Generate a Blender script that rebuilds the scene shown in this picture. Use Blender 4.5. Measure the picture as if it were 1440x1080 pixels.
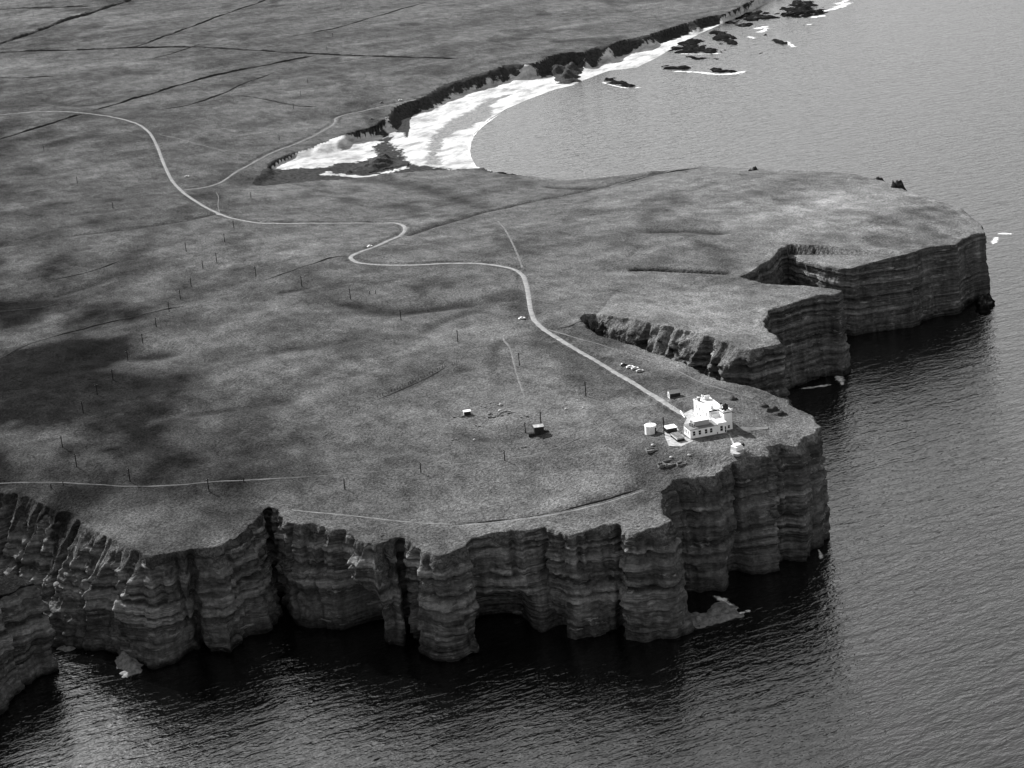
import bpy, bmesh, math, random
import numpy as np
from mathutils import noise as mn, Vector
random.seed(7); np.random.seed(7)
PI = math.pi
sc = bpy.context.scene
for o in list(bpy.data.objects): bpy.data.objects.remove(o)
COL = sc.collection

# ------------------------------------------------------------------ camera
FPX, PITCH, ROLL, ZC = 2700.0, math.radians(18.7), math.radians(4.87), 395.0
Fw = np.array([0, math.cos(PITCH), -math.sin(PITCH)])
R0 = np.array([1., 0, 0]); U0 = np.array([0, math.sin(PITCH), math.cos(PITCH)])
Rt = math.cos(ROLL)*R0 - math.sin(ROLL)*U0
Up = math.sin(ROLL)*R0 + math.cos(ROLL)*U0
CAM = np.array([0, 0, ZC])
cd = bpy.data.cameras.new('camera'); cam = bpy.data.objects.new('camera', cd); COL.objects.link(cam)
cd.sensor_width = 36; cd.lens = 36*FPX/1440; cd.clip_start = 1; cd.clip_end = 60000
from mathutils import Matrix
cam.matrix_world = Matrix(((Rt[0], Up[0], -Fw[0], 0), (Rt[1], Up[1], -Fw[1], 0), (Rt[2], Up[2], -Fw[2], ZC), (0, 0, 0, 1)))
sc.camera = cam

# ------------------------------------------------------------------ sky, sun, exposure
SUN_AZ, SUN_EL = math.radians(125), math.radians(32.5)
w = bpy.data.worlds.new('World'); sc.world = w; w.use_nodes = True
nt = w.node_tree; nt.nodes.clear()
sky = nt.nodes.new('ShaderNodeTexSky'); sky.sky_type = 'NISHITA'; sky.sun_disc = False
sky.sun_elevation = SUN_EL; sky.sun_rotation = math.radians(90) - SUN_AZ
sky.air_density = 2.2; sky.dust_density = 2.0
bw = nt.nodes.new('ShaderNodeRGBToBW'); bg = nt.nodes.new('ShaderNodeBackground'); out = nt.nodes.new('ShaderNodeOutputWorld')
nt.links.new(sky.outputs[0], bw.inputs[0]); nt.links.new(bw.outputs[0], bg.inputs[0]); nt.links.new(bg.outputs[0], out.inputs[0])
bg.inputs[1].default_value = 0.073
sl = bpy.data.lights.new('sun', 'SUN'); sl.energy = 4.8; sl.angle = math.radians(0.53)
so = bpy.data.objects.new('sun', sl); COL.objects.link(so)
sd = Vector((math.cos(SUN_AZ)*math.cos(SUN_EL), math.sin(SUN_AZ)*math.cos(SUN_EL), math.sin(SUN_EL)))
so.rotation_euler = sd.to_track_quat('Z', 'Y').to_euler(); so.location = sd*3000
sc.view_settings.view_transform = 'Standard'; sc.view_settings.look = 'None'
sc.view_settings.exposure = 1.35; sc.view_settings.gamma = 1

# ------------------------------------------------------------------ pixel <-> place
def P(px, py, z=0.0):
    d = Fw*FPX + Rt*(px-720) - Up*(py-540)
    return CAM + d*((z-ZC)/d[2])

# ------------------------------------------------------------------ ground height
HC = [(1000,600,62),(1150,602,60),(945,725,53),(1085,640,59),(800,745,50.5),(600,768,50),(540,755,51),(400,727,52),(300,766,52),
 (200,774,52),(50,702,54),(0,692,54),(600,620,53),(300,620,52),(0,560,50),(740,400,48),(500,362,43),(300,300,33),(250,262,28),
 (0,160,30),(210,180,26),(350,225,20),(470,180,16),(600,242,10),(690,241,6),(780,254,12),(860,252,18),(1000,236,30),(1060,240,35),
 (1250,258,41),(1365,308,46),(1388,332,46),(1275,356,50),(1185,418,52),(1060,488,54),(900,400,49),(900,300,41),(700,330,38),
 (400,100,19),(100,50,25),(0,10,28),(590,138,15),(680,102,17),(770,78,20),(700,50,17),(900,48,13),(1030,8,11),(840,460,54),(1100,345,50),
 (150,430,42),(560,480,51),(800,590,57),(880,640,57),(-60,860,44),(25,815,43),(-200,760,50),(-160,970,50),(-330,1200,52),(-100,690,54),(1184,366,49.5),(850,600,58.5)]
HW = np.array([[*P(a, b, z)[:2], z] for a, b, z in HC])
HW = np.vstack([HW, [[-1300,4300,30],[0,4300,18],[700,4300,10],[-2500,300,55],[-700,300,54],[-2500,4300,45],[-2500,2200,40],[-600,700,50],[-1000,2000,33],[-600,1300,46]]])
def tps_k(r2): return np.where(r2 > 1e-9, r2*np.log(np.maximum(r2, 1e-9)), 0)
SCL = 1000.
_X = HW[:, :2]/SCL; n_ = len(_X)
_K = tps_k(((_X[:, None]-_X[None])**2).sum(-1)) + np.eye(n_)*1e-3
_Pm = np.hstack([np.ones((n_,1)), _X])
_A = np.block([[_K, _Pm], [_Pm.T, np.zeros((3,3))]])
_C = np.linalg.solve(_A, np.concatenate([HW[:,2], np.zeros(3)]))
def tps(x, y):
    q = np.stack([x, y], -1).reshape(-1, 2)/SCL; r = np.empty(len(q))
    for i in range(0, len(q), 40000):
        s = q[i:i+40000]
        r[i:i+40000] = tps_k(((s[:,None]-_X[None])**2).sum(-1))@_C[:n_] + _C[n_] + s@_C[n_+1:]
    return np.clip(r, 3, 66).reshape(np.shape(x))
def PT(px, py, f=None):                      # point where the sight line meets the ground
    f = f or tps; z = 40.
    for _ in range(25):
        q = P(px, py, z); z = 0.4*z + 0.6*float(f(np.array([q[0]]), np.array([q[1]]))[0])
    return np.array([q[0], q[1], z])

def pdist(x, y, poly, closed=False):         # distance to polyline
    p = np.asarray(poly, float)[:, :2]
    if closed: p = np.vstack([p, p[:1]])
    sh = np.shape(x); x = np.ravel(x); y = np.ravel(y); d = np.full(len(x), 1e12)
    for a, b in zip(p[:-1], p[1:]):
        v = b-a; L = max(v@v, 1e-9)
        t = np.clip(((x-a[0])*v[0]+(y-a[1])*v[1])/L, 0, 1)
        d = np.minimum(d, (x-a[0]-t*v[0])**2+(y-a[1]-t*v[1])**2)
    return np.sqrt(d).reshape(sh)
def pdist_near(x, y, poly, rad):             # the same, 1e6 where farther than rad from its box
    p = np.asarray(poly, float)[:, :2]; sh = np.shape(x); x = np.ravel(x); y = np.ravel(y)
    d = np.full(len(x), 1e6)
    m = (x > p[:,0].min()-rad) & (x < p[:,0].max()+rad) & (y > p[:,1].min()-rad) & (y < p[:,1].max()+rad)
    if m.any(): d[m] = pdist(x[m], y[m], p)
    return d.reshape(sh)
def inside(x, y, poly):
    p = np.asarray(poly, float)[:, :2]; sh = np.shape(x); x = np.ravel(x); y = np.ravel(y); r = np.zeros(len(x), bool)
    m = (x > p[:,0].min()) & (x < p[:,0].max()) & (y > p[:,1].min()) & (y < p[:,1].max())
    xm, ym = x[m], y[m]; rm = np.zeros(len(xm), bool)
    for (x0, y0), (x1, y1) in zip(p, np.roll(p, -1, 0)):
        if y0 == y1: continue
        c = ((y0 > ym) != (y1 > ym)) & (xm < (x1-x0)*(ym-y0)/(y1-y0)+x0)
        rm ^= c
    r[m] = rm
    return r.reshape(sh)
def sstep(a, b, v):
    t = np.clip((v-a)/(b-a), 0, 1); return t*t*(3-2*t)

# value noise for arrays (hash lattice), 2D / 3D
_rng = np.random.RandomState(3); _T = _rng.rand(4096)
def vnoise(x, y, z=0.0, seed=0):
    x, y, z = np.broadcast_arrays(np.asarray(x, float), np.asarray(y, float), np.asarray(z, float))
    xi, yi, zi = np.floor(x), np.floor(y), np.floor(z); fx, fy, fz = x-xi, y-yi, z-zi
    fx, fy, fz = [f*f*(3-2*f) for f in (fx, fy, fz)]
    xi, yi, zi = [q.astype(np.int64) for q in (xi, yi, zi)]
    def h(a, b, c): return _T[(a*73856093 ^ b*19349663 ^ c*83492791 ^ seed*2654435) & 4095]
    r = 0
    for dz in (0, 1):
        wz = fz if dz else 1-fz
        for dy in (0, 1):
            wy = fy if dy else 1-fy
            r = r + wz*wy*(h(xi, yi+dy, zi+dz)*(1-fx)+h(xi+1, yi+dy, zi+dz)*fx)
    return r*2-1
def fbm(x, y, z=0.0, o=4, seed=0, g=.5):
    a, s, r = 1., 1., 0
    for k in range(o):
        r = r + a*vnoise(np.asarray(x)*s+k*17.3, np.asarray(y)*s-k*9.1, np.asarray(z)*s+k*3.7, seed+k); a *= g; s *= 2.03
    return r

# --- roads, tracks, gullies in the picture
ROAD = [(-25,163),(0,161),(50,156),(110,157),(165,163),(205,178),(220,200),(232,235),(245,258),(270,280),(307,300),(350,311),(420,313),(540,311),
 (563,313),(571,320),(565,331),(530,346),(500,356),(490,362),(507,371),(560,373),(650,368),(710,373),(735,382),(742,405),(746,440),(757,458),(800,485),
 (850,512),(900,542),(940,568),(964,584)]
TRACK = [(258,266),(300,260),(340,236),(380,215),(440,191),(474,173),(469,165),(500,156),(545,147),(584,140)]
def smooth(pts, step):
    p = np.asarray(pts, float)
    for _ in range(3):
        q = np.empty((2*len(p)-2+2, p.shape[1])); q[0] = p[0]; q[-1] = p[-1]
        q[1:-1:2] = p[:-1]*.75+p[1:]*.25; q[2:-1:2] = p[:-1]*.25+p[1:]*.75
        p = q
    s = np.concatenate([[0], np.cumsum(np.linalg.norm(np.diff(p[:, :2], axis=0), axis=1))])
    u = np.linspace(0, s[-1], max(2, int(s[-1]/step)))
    return np.stack([np.interp(u, s, p[:, k]) for k in range(p.shape[1])], 1)
def ppath(px, step=4.): return smooth([PT(*q) for q in px], step)[:, :2]
road_w = ppath(ROAD, 3); track_w = ppath(TRACK, 4)
GULLY = [([(572,331),(610,318),(650,305),(700,293),(750,282),(800,272),(838,264)], 2.2, 4.0),
         ([(-10,347),(60,336),(130,327),(200,319),(260,309),(300,300)], 1.6, 4.5),
         ([(893,377),(930,377),(975,379),(1020,381)], 5.5, 3.2),
         ([(838,264),(870,254),(930,241)], 2.0, 5.0), ([(770,262),(810,264),(850,262)], 2.0, 5.0),
         ([(490,424),(540,436),(600,432),(650,425)], 2.2, 13.), ([(918,324),(960,322),(1010,326)], 2.0, 9.),
         ([(560,545),(600,530),(650,520)], 1.0, 9.), ([(-10,500),(100,505),(230,495)], 2.5, 16.), ([(220,585),(300,575),(400,560)], 1.8, 12.),
         ([(300,505),(400,490),(480,478)], 1.5, 12.), ([(60,140),(110,150),(160,140)], 1.5, 14.),
         ([(0,430),(60,420),(140,395)], 2.0, 10.), ([(640,735),(713,728),(813,710),(909,683)], 0.9, 1.6), ([(395,410),(440,404),(430,398)], 1.3, 7.), ([(872,405),(855,420),(835,445)], .5, 1.5), ([(918,328),(905,340),(885,360)], .4, 1.5), ([(300,401),(335,388),(380,370),(440,360)], .7, 2.), ([(560,480),(620,450),(680,430)], .8, 8.), ([(330,640),(450,620),(560,630)], .9, 10.), ([(700,540),(690,510),(700,480)], .5, 5.), ([(640,610),(700,620),(740,612)], .7, 6.), ([(500,250),(600,260),(680,290)], 1.2, 16.), ([(60,620),(180,600)], 1.2, 12.), ([(100,300),(200,290)], 1.0, 14.)]
GW = [(ppath(a), d, s) for a, d, s in GULLY]
STEP = np.array([PT(*q)[:2] for q in [(1103,341),(1150,345),(1200,351),(1278,356),(1285,362),(1240,372),(1200,378),(1130,362)]])
# --- the low beach zone
WATER_PX = [(690,241),(667,234),(658,217),(657,203),(665,187),(687,167),(710,153),(740,140),(780,125),(803,120),(818,113),(855,99),(893,95),(920,82),
            (950,64),(985,46),(1020,31),(1055,15),(1085,0),(1125,-20),(1190,-50)]
water_w = np.array([P(*q, 0)[:2] for q in WATER_PX])
BANK_PX = [(667,236),(620,238),(580,241),(520,247),(450,253),(400,258),(366,262),(352,256),(366,240),(385,227),(408,218),(430,210),(455,199),(485,188),
           (515,182),(532,176),(540,167),(553,152),(575,143),(592,138),(623,120),(673,103),(710,92),(750,89),(770,79),(800,74),(820,73),(834,68),(900,52),(948,38),(983,26),
           (1018,19),(1045,8),(1075,-9),(1140,-48)]
bank_w = np.array([PT(*q)[:2] for q in BANK_PX])
zone_w = np.vstack([bank_w, water_w[::-1]])
def H(x, y):
    x = np.asarray(x, float); y = np.asarray(y, float)
    h = tps(x, y)
    h = h + 1.1*fbm(x/70, y/70, 0, 3, 11) + .28*fbm(x/14, y/14, 0, 3, 12)
    far = np.minimum(pdist_near(x, y, road_w, 12), pdist_near(x, y, track_w, 12))
    h = h - .75*np.exp(-(far/4.2)**4)
    for g, d, s in GW: h = h - d*np.exp(-(pdist_near(x, y, g, 4*s)/s)**2)
    h = h - 7.0*inside(x, y, STEP)*np.clip((STEP[3,0]-x)/(STEP[3,0]-STEP[0,0]), 0, 1)
    h = h + (62-h)*np.exp(-(((x-97)/34)**2+((y-880)/28)**2)**3)
    z = inside(x, y, zone_w)
    if z.any():
        xs, ys = x[z], y[z]
        t = pdist(xs, ys, bank_w) + 7*fbm(xs/26, ys/50, 0, 4, 21)*1.7; dw = pdist(xs, ys, water_w)
        zb = np.minimum(.15+.045*dw, 3.2)+np.clip((dw-110)*.035, 0, 4.5) + .35*fbm(xs/9, ys/9, 0, 3, 22)*sstep(8, 30, dw)
        inl_ = sstep(90, 170, dw); zb = zb*(1-inl_)+np.maximum(zb, h[z]-4.5)*inl_
        k = sstep(0, 16+7*vnoise(xs/60, ys/60, 0, 23), t)
        h = h.copy(); h[z] = h[z]*(1-k)+zb*k
    return h
def H1(x, y): return float(H(np.array([x]), np.array([y]))[0])
def PG(px, py):                               # picture point -> place on the real ground
    q = PT(px, py)
    for _ in range(6):
        z = H1(q[0], q[1]); q2 = P(px, py, z); q = np.array([q2[0], q2[1], z])
    return q

# ------------------------------------------------------------------ materials (all greys: a black-and-white photograph)
MATS = {}
def mat(name, build, rough=.95, spec=0.):
    m = bpy.data.materials.new(name); m.use_nodes = True; t = m.node_tree
    b = t.nodes['Principled BSDF']; b.inputs['Roughness'].default_value = rough; b.inputs['Specular IOR Level'].default_value = spec
    N = NT(t, b); build(N); MATS[name] = m; return m
class NT:
    def __init__(s, t, b): s.t, s.b = t, b; s.geo = None
    def n(s, typ, **k):
        q = s.t.nodes.new(typ)
        for a, v in k.items(): setattr(q, a, v)
        return q
    def link(s, a, b): s.t.links.new(a, b)
    def pos(s):
        if not s.geo: s.geo = s.n('ShaderNodeNewGeometry')
        return s.geo.outputs['Position']
    def objc(s): return s.n('ShaderNodeTexCoord').outputs['Object']
    def mapv(s, v, scale=(1,1,1), rot=(0,0,0)):
        if any(rot):
            q = s.n('ShaderNodeMapping'); q.inputs['Rotation'].default_value = rot; s.link(v, q.inputs['Vector']); v = q.outputs[0]
        q = s.n('ShaderNodeMapping'); q.inputs['Scale'].default_value = scale; s.link(v, q.inputs['Vector']); return q.outputs[0]
    def noise(s, v, scale, detail=4, rough=.6, dist=0):
        q = s.n('ShaderNodeTexNoise'); q.inputs['Scale'].default_value = scale; q.inputs['Detail'].default_value = detail
        q.inputs['Roughness'].default_value = rough; q.inputs['Distortion'].default_value = dist
        s.link(v, q.inputs['Vector']); return q.outputs['Fac']
    def rng(s, v, a, b, c=0., d=1., smooth=False):
        q = s.n('ShaderNodeMapRange'); q.inputs[1].default_value = a; q.inputs[2].default_value = b; q.inputs[3].default_value = c; q.inputs[4].default_value = d
        if smooth: q.interpolation_type = 'SMOOTHSTEP'
        s.link(v, q.inputs[0]); return q.outputs[0]
    def m(s, op, a, b=None, clamp=False):
        q = s.n('ShaderNodeMath', operation=op); q.use_clamp = clamp
        for i, v in enumerate((a, b)):
            if v is None: continue
            if isinstance(v, (int, float)): q.inputs[i].default_value = v
            else: s.link(v, q.inputs[i])
        return q.outputs[0]
    def mix(s, f, a, b):
        q = s.n('ShaderNodeMix', data_type='FLOAT')
        for i, v in ((0, f), (2, a), (3, b)):
            if isinstance(v, (int, float)): q.inputs[i].default_value = v
            else: s.link(v, q.inputs[i])
        return q.outputs[0]
    def attr(s, nm):
        q = s.n('ShaderNodeAttribute'); q.attribute_name = nm; return q.outputs['Fac']
    def nz(s):
        q = s.n('ShaderNodeSeparateXYZ'); s.pos(); s.link(s.geo.outputs['Normal'], q.inputs[0]); return q.outputs[2]
    def color(s, v): s.link(v, s.b.inputs['Base Color'])
    def bump(s, v, strength=.5, dist=1.):
        q = s.n('ShaderNodeBump'); q.inputs['Strength'].default_value = strength; q.inputs['Distance'].default_value = dist
        s.link(v, q.inputs['Height']); s.link(q.outputs[0], s.b.inputs['Normal'])
def grass_val(N):
    p = N.pos()
    fine = N.noise(p, .8, 4, .68); tuft = N.noise(p, 1.7, 3, .6); mid = N.noise(N.mapv(p, (1, .55, 1), (0,0,-.5)), .1, 6, .7); big = N.noise(N.mapv(p, (.4, 1, 1), (0,0,-.5)), .014, 7, .66, .6)
    v = N.rng(big, .3, .7, .055, .14)
    v = N.m('MULTIPLY', v, N.rng(mid, .28, .72, .55, 1.45))
    v = N.m('MULTIPLY', v, N.rng(fine, .38, .62, .58, 1.44))
    v = N.m('MULTIPLY', v, N.rng(tuft, .34, .5, .6, 1.08))
    v = N.m('MULTIPLY', v, N.rng(N.attr('heath_shade'), 0, 1, 1., .13))
    v = N.mix(N.attr('pale'), v, N.m('MULTIPLY', v, 1.9))
    return v, N.m('ADD', N.m('ADD', N.m('MULTIPLY', fine, 1.3), N.m('MULTIPLY', tuft, .4)), N.m('MULTIPLY', mid, 3.))
def rock_val(N):
    p = N.pos()
    band = N.noise(N.mapv(p, (.004, .004, .16), (.03, .02, 0)), 1, 4, .6, .12); strata = N.noise(N.mapv(p, (.012, .012, .75), (.03, .02, 0)), 1, 5, .65, .12)
    fine = N.noise(N.mapv(p, (.45, .45, .9)), 1, 6, .72); streak = N.noise(N.mapv(p, (.22, .22, .025)), 1, 5, .65); big = N.noise(p, .035, 4, .6)
    v = N.m('MULTIPLY', N.rng(band, .32, .7, .035, .135), N.rng(N.attr('bed'), 0, 1, .4, 1.9))
    v = N.m('MULTIPLY', v, N.mix(N.rng(big, .42, .62), 1., N.rng(strata, .38, .64, .4, 1.75)))
    v = N.m('MULTIPLY', v, N.rng(streak, .3, .7, .55, 1.35)); v = N.m('MULTIPLY', v, N.rng(fine, .3, .7, .5, 1.5))
    gu = N.m('MULTIPLY', N.rng(N.noise(N.mapv(p, (.1, .1, .4)), 1, 6, .72), .58, .68), .8); v = N.mix(gu, v, .3)
    wet = N.n('ShaderNodeSeparateXYZ'); N.link(p, wet.inputs[0])
    v = N.m('MULTIPLY', v, N.rng(N.m('ADD', wet.outputs[2], N.m('MULTIPLY', fine, 4)), 2.5, 7, .35, 1))
    return v, N.m('ADD', N.m('MULTIPLY', strata, 1.2), N.m('MULTIPLY', fine, .8))
def b_grass(N):
    v, h = grass_val(N)
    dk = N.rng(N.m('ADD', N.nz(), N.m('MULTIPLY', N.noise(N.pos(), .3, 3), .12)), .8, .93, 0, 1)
    v = N.m('MULTIPLY', v, N.mix(dk, .35, 1.)); N.color(v); N.bump(h, 1., 1.05)  # steep ground darkened in colour, adding shade to the step face
def b_cliff(N):
    g, gh = grass_val(N); r, rh = rock_val(N)
    f = N.m('ADD', N.m('MULTIPLY', N.attr('grass'), .75), N.m('SUBTRACT', N.m('MULTIPLY', N.nz(), .6), .22))
    f = N.rng(N.m('ADD', f, N.m('MULTIPLY', N.m('SUBTRACT', N.noise(N.pos(), .35, 4), .5), .55)), .36, .5)
    N.color(N.mix(f, r, g)); N.bump(N.mix(f, rh, gh), .9, 1.)
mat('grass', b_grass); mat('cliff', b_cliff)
def b_rock(N):
    v, h = rock_val(N); p = N.pos()
    N.color(N.m('MULTIPLY', v, .6)); N.bump(h, .7, .5)
mat('dark_rock', b_rock)
def b_sand(N):
    p = N.pos(); a = N.noise(N.mapv(p, (.6, .25, 1), (0,0,.6)), .12, 6, .65); c = N.noise(p, .5, 4, .7); e = N.m('ADD', N.m('SUBTRACT', N.noise(p, .11, 6, .7), .5), N.m('MULTIPLY', N.m('SUBTRACT', N.noise(N.mapv(p, (1, .5, 1)), .035, 4, .6), .5), .7))
    v = N.m('MULTIPLY', N.rng(a, .34, .62, .2, .52), N.rng(c, .3, .7, .82, 1.1))
    sh = N.noise(p, .4, 6, .8); k = N.rng(N.m('ADD', N.attr('shingle'), N.m('MULTIPLY', e, 1.1)), .42, .62); v = N.mix(k, v, N.rng(sh, .3, .72, .05, .3))
    sc = N.rng(N.noise(p, .3, 6, .7), .3, .7, .01, .06); f = N.rng(N.m('ADD', N.attr('sand'), N.m('MULTIPLY', e, 1.7)), .45, .55); N.color(N.mix(f, sc, v)); N.bump(N.m('ADD', c, N.m('MULTIPLY', e, 2)), .6, .6)
mat('sand', b_sand)
def b_scrub(N):
    p = N.pos(); c = N.noise(p, .5, 6, .7); N.color(N.rng(c, .3, .7, .02, .07)); N.bump(c, .8, .8)
mat('scrub', b_scrub)
def plain(name, lo, hi, scale=.8, rough=.9, spec=0., bs=.2):
    def b(N):
        c = N.noise(N.pos(), scale, 5, .65); N.color(N.rng(c, .28, .72, lo, hi)); N.bump(c, bs, .1)
    return mat(name, b, rough, spec)
plain('road', .11, .24, .3); plain('track', .08, .2, .25); plain('path_dark', .035, .14, .12); plain('path', .06, .15, .25); plain('concrete', .12, .42, .5); plain('whitewash', .68, .84, .6)
plain('roof_felt', .12, .2, .8); plain('roof_white', .5, .68, .8); plain('black_paint', .012, .03, 2); plain('tarred_wood', .015, .04, 1.2); plain('grey_render', .3, .4, .8)
plain('wood_pole', .008, .02, 2); plain('turf_wall', .015, .06, .5, bs=.8); plain('steel', .2, .34, 2, .5, .5); plain('glass_dark', .01, .02, 1, .12, .5)
plain('tyre', .02, .03, 3); plain('car_white', .65, .74, .4, .35, .2); plain('car_grey', .3, .34, .4, .35, .2); plain('car_dark', .03, .04, .4, .35, .2); plain('car_pale', .5, .56, .4, .35, .2)
plain('chrome', .5, .6, 1, .2, .6); plain('stone', .25, .45, 1.2); plain('ledge_rock', .05, .24, .5, bs=.8); plain('rubble', .05, .2, .9, bs=.6)
def b_foam(N):
    p = N.pos(); c = N.noise(p, .35, 6, .75); N.color(N.rng(c, .35, .65, .45, .85)); 
    N.link(N.rng(N.m('ADD', N.m('MULTIPLY', N.attr('edge'), .42), N.noise(p, .22, 7, .8)), .76, .92), N.b.inputs['Alpha'])
mat('foam', b_foam)
def b_sea(N):
    p = N.pos(); rot = (0, 0, -.4)
    n0 = N.noise(N.mapv(p, (.012, .028, 1), (0,0,-.35)), 1, 4, .55, .4)
    n1 = N.noise(N.mapv(p, (.065, .17, 1), rot), 1, 4, .52, .6); n2 = N.noise(N.mapv(p, (.28, .52, 1), (0,0,-.55)), 1, 2, .55, .4)
    h = N.m('ADD', N.m('MULTIPLY', n1, 1.6), N.m('MULTIPLY', n2, .7)); h = N.m('ADD', h, N.m('MULTIPLY', n0, 1.4))
    N.bump(h, .54, 1.0)
    N.color(N.rng(n0, .3, .7, .0005, .0012)); N.b.inputs['IOR'].default_value = 1.75
mat('sea', b_sea, .07, .5)

# ------------------------------------------------------------------ mesh helpers
def link(name, me, m=None, parent=None, loc=None, rz=0, smooth=False):
    o = bpy.data.objects.new(name, me); COL.objects.link(o)
    if m: me.materials.append(MATS[m])
    if parent: o.parent = parent
    if loc is not None: o.location = loc
    if rz: o.rotation_euler = (0, 0, rz)
    if smooth: me.polygons.foreach_set('use_smooth', [True]*len(me.polygons))
    return o
def tag(o, label, cat, group=None):
    o['label'] = label; o['category'] = cat
    if group: o['group'] = group
    return o
def kind(o, k='structure'): o['kind'] = k; return o
def empty(name, loc, rz=0):
    o = bpy.data.objects.new(name, None); COL.objects.link(o); o.location = loc; o.rotation_euler = (0, 0, rz); o.empty_display_size = .5; return o
def npmesh(name, v, f):
    me = bpy.data.meshes.new(name); v = np.asarray(v, np.float32); f = np.asarray(f, np.int32)
    me.vertices.add(len(v)); me.vertices.foreach_set('co', v.ravel())
    k = f.shape[1]; me.loops.add(f.size); me.loops.foreach_set('vertex_index', f.ravel())
    me.polygons.add(len(f)); me.polygons.foreach_set('loop_start', np.arange(len(f), dtype=np.int32)*k)
    me.update(calc_edges=True); return me
def fattr(me, nm, vals):
    a = me.attributes.new(nm, 'FLOAT', 'POINT'); a.data.foreach_set('value', np.asarray(vals, np.float32))
class MB:
    def __init__(s): s.v = []; s.f = []
    def poly(s, vs, fs):
        o = len(s.v); s.v += [tuple(q) for q in vs]; s.f += [tuple(i+o for i in g) for g in fs]; return s
    def box(s, x0, x1, y0, y1, z0, z1):
        return s.poly([(x0,y0,z0),(x1,y0,z0),(x1,y1,z0),(x0,y1,z0),(x0,y0,z1),(x1,y0,z1),(x1,y1,z1),(x0,y1,z1)],
                      [(0,3,2,1),(4,5,6,7),(0,1,5,4),(1,2,6,5),(2,3,7,6),(3,0,4,7)])
    def prism(s, pts, z0, z1):
        n = len(pts)
        return s.poly([(*q, z0) for q in pts]+[(*q, z1) for q in pts], [tuple(range(n))[::-1], tuple(range(n, 2*n))]+[(i, (i+1)%n, n+(i+1)%n, n+i) for i in range(n)])
    def cyl(s, c, r0, r1, z0, z1, n=10):
        a = [2*PI*i/n for i in range(n)]
        return s.poly([(c[0]+r0*math.cos(t), c[1]+r0*math.sin(t), z0) for t in a]+[(c[0]+r1*math.cos(t), c[1]+r1*math.sin(t), z1) for t in a],
                      [tuple(range(n))[::-1], tuple(range(n, 2*n))]+[(i, (i+1)%n, n+(i+1)%n, n+i) for i in range(n)])
    def cylx(s, y, z, r, x0, x1, n=10):
        a = [2*PI*i/n for i in range(n)]
        return s.poly([(x0, y+r*math.cos(t), z+r*math.sin(t)) for t in a]+[(x1, y+r*math.cos(t), z+r*math.sin(t)) for t in a],
                      [tuple(range(n))[::-1], tuple(range(n, 2*n))]+[(i, (i+1)%n, n+(i+1)%n, n+i) for i in range(n)])
    def cyly(s, x, z, r, y0, y1, n=10):
        a = [2*PI*i/n for i in range(n)]
        return s.poly([(x+r*math.cos(t), y0, z+r*math.sin(t)) for t in a]+[(x+r*math.cos(t), y1, z+r*math.sin(t)) for t in a],
                      [tuple(range(n)), tuple(range(n, 2*n))[::-1]]+[(i, n+i, n+(i+1)%n, (i+1)%n) for i in range(n)])
    def build(s, name, m, parent=None, loc=None, rz=0, smooth=False):
        me = bpy.data.meshes.new(name); me.from_pydata(s.v, [], s.f); me.update()
        bm = bmesh.new(); bm.from_mesh(me); bmesh.ops.recalc_face_normals(bm, faces=bm.faces); bm.to_mesh(me); bm.free()
        return link(name, me, m, parent, loc, rz, smooth)

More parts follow.
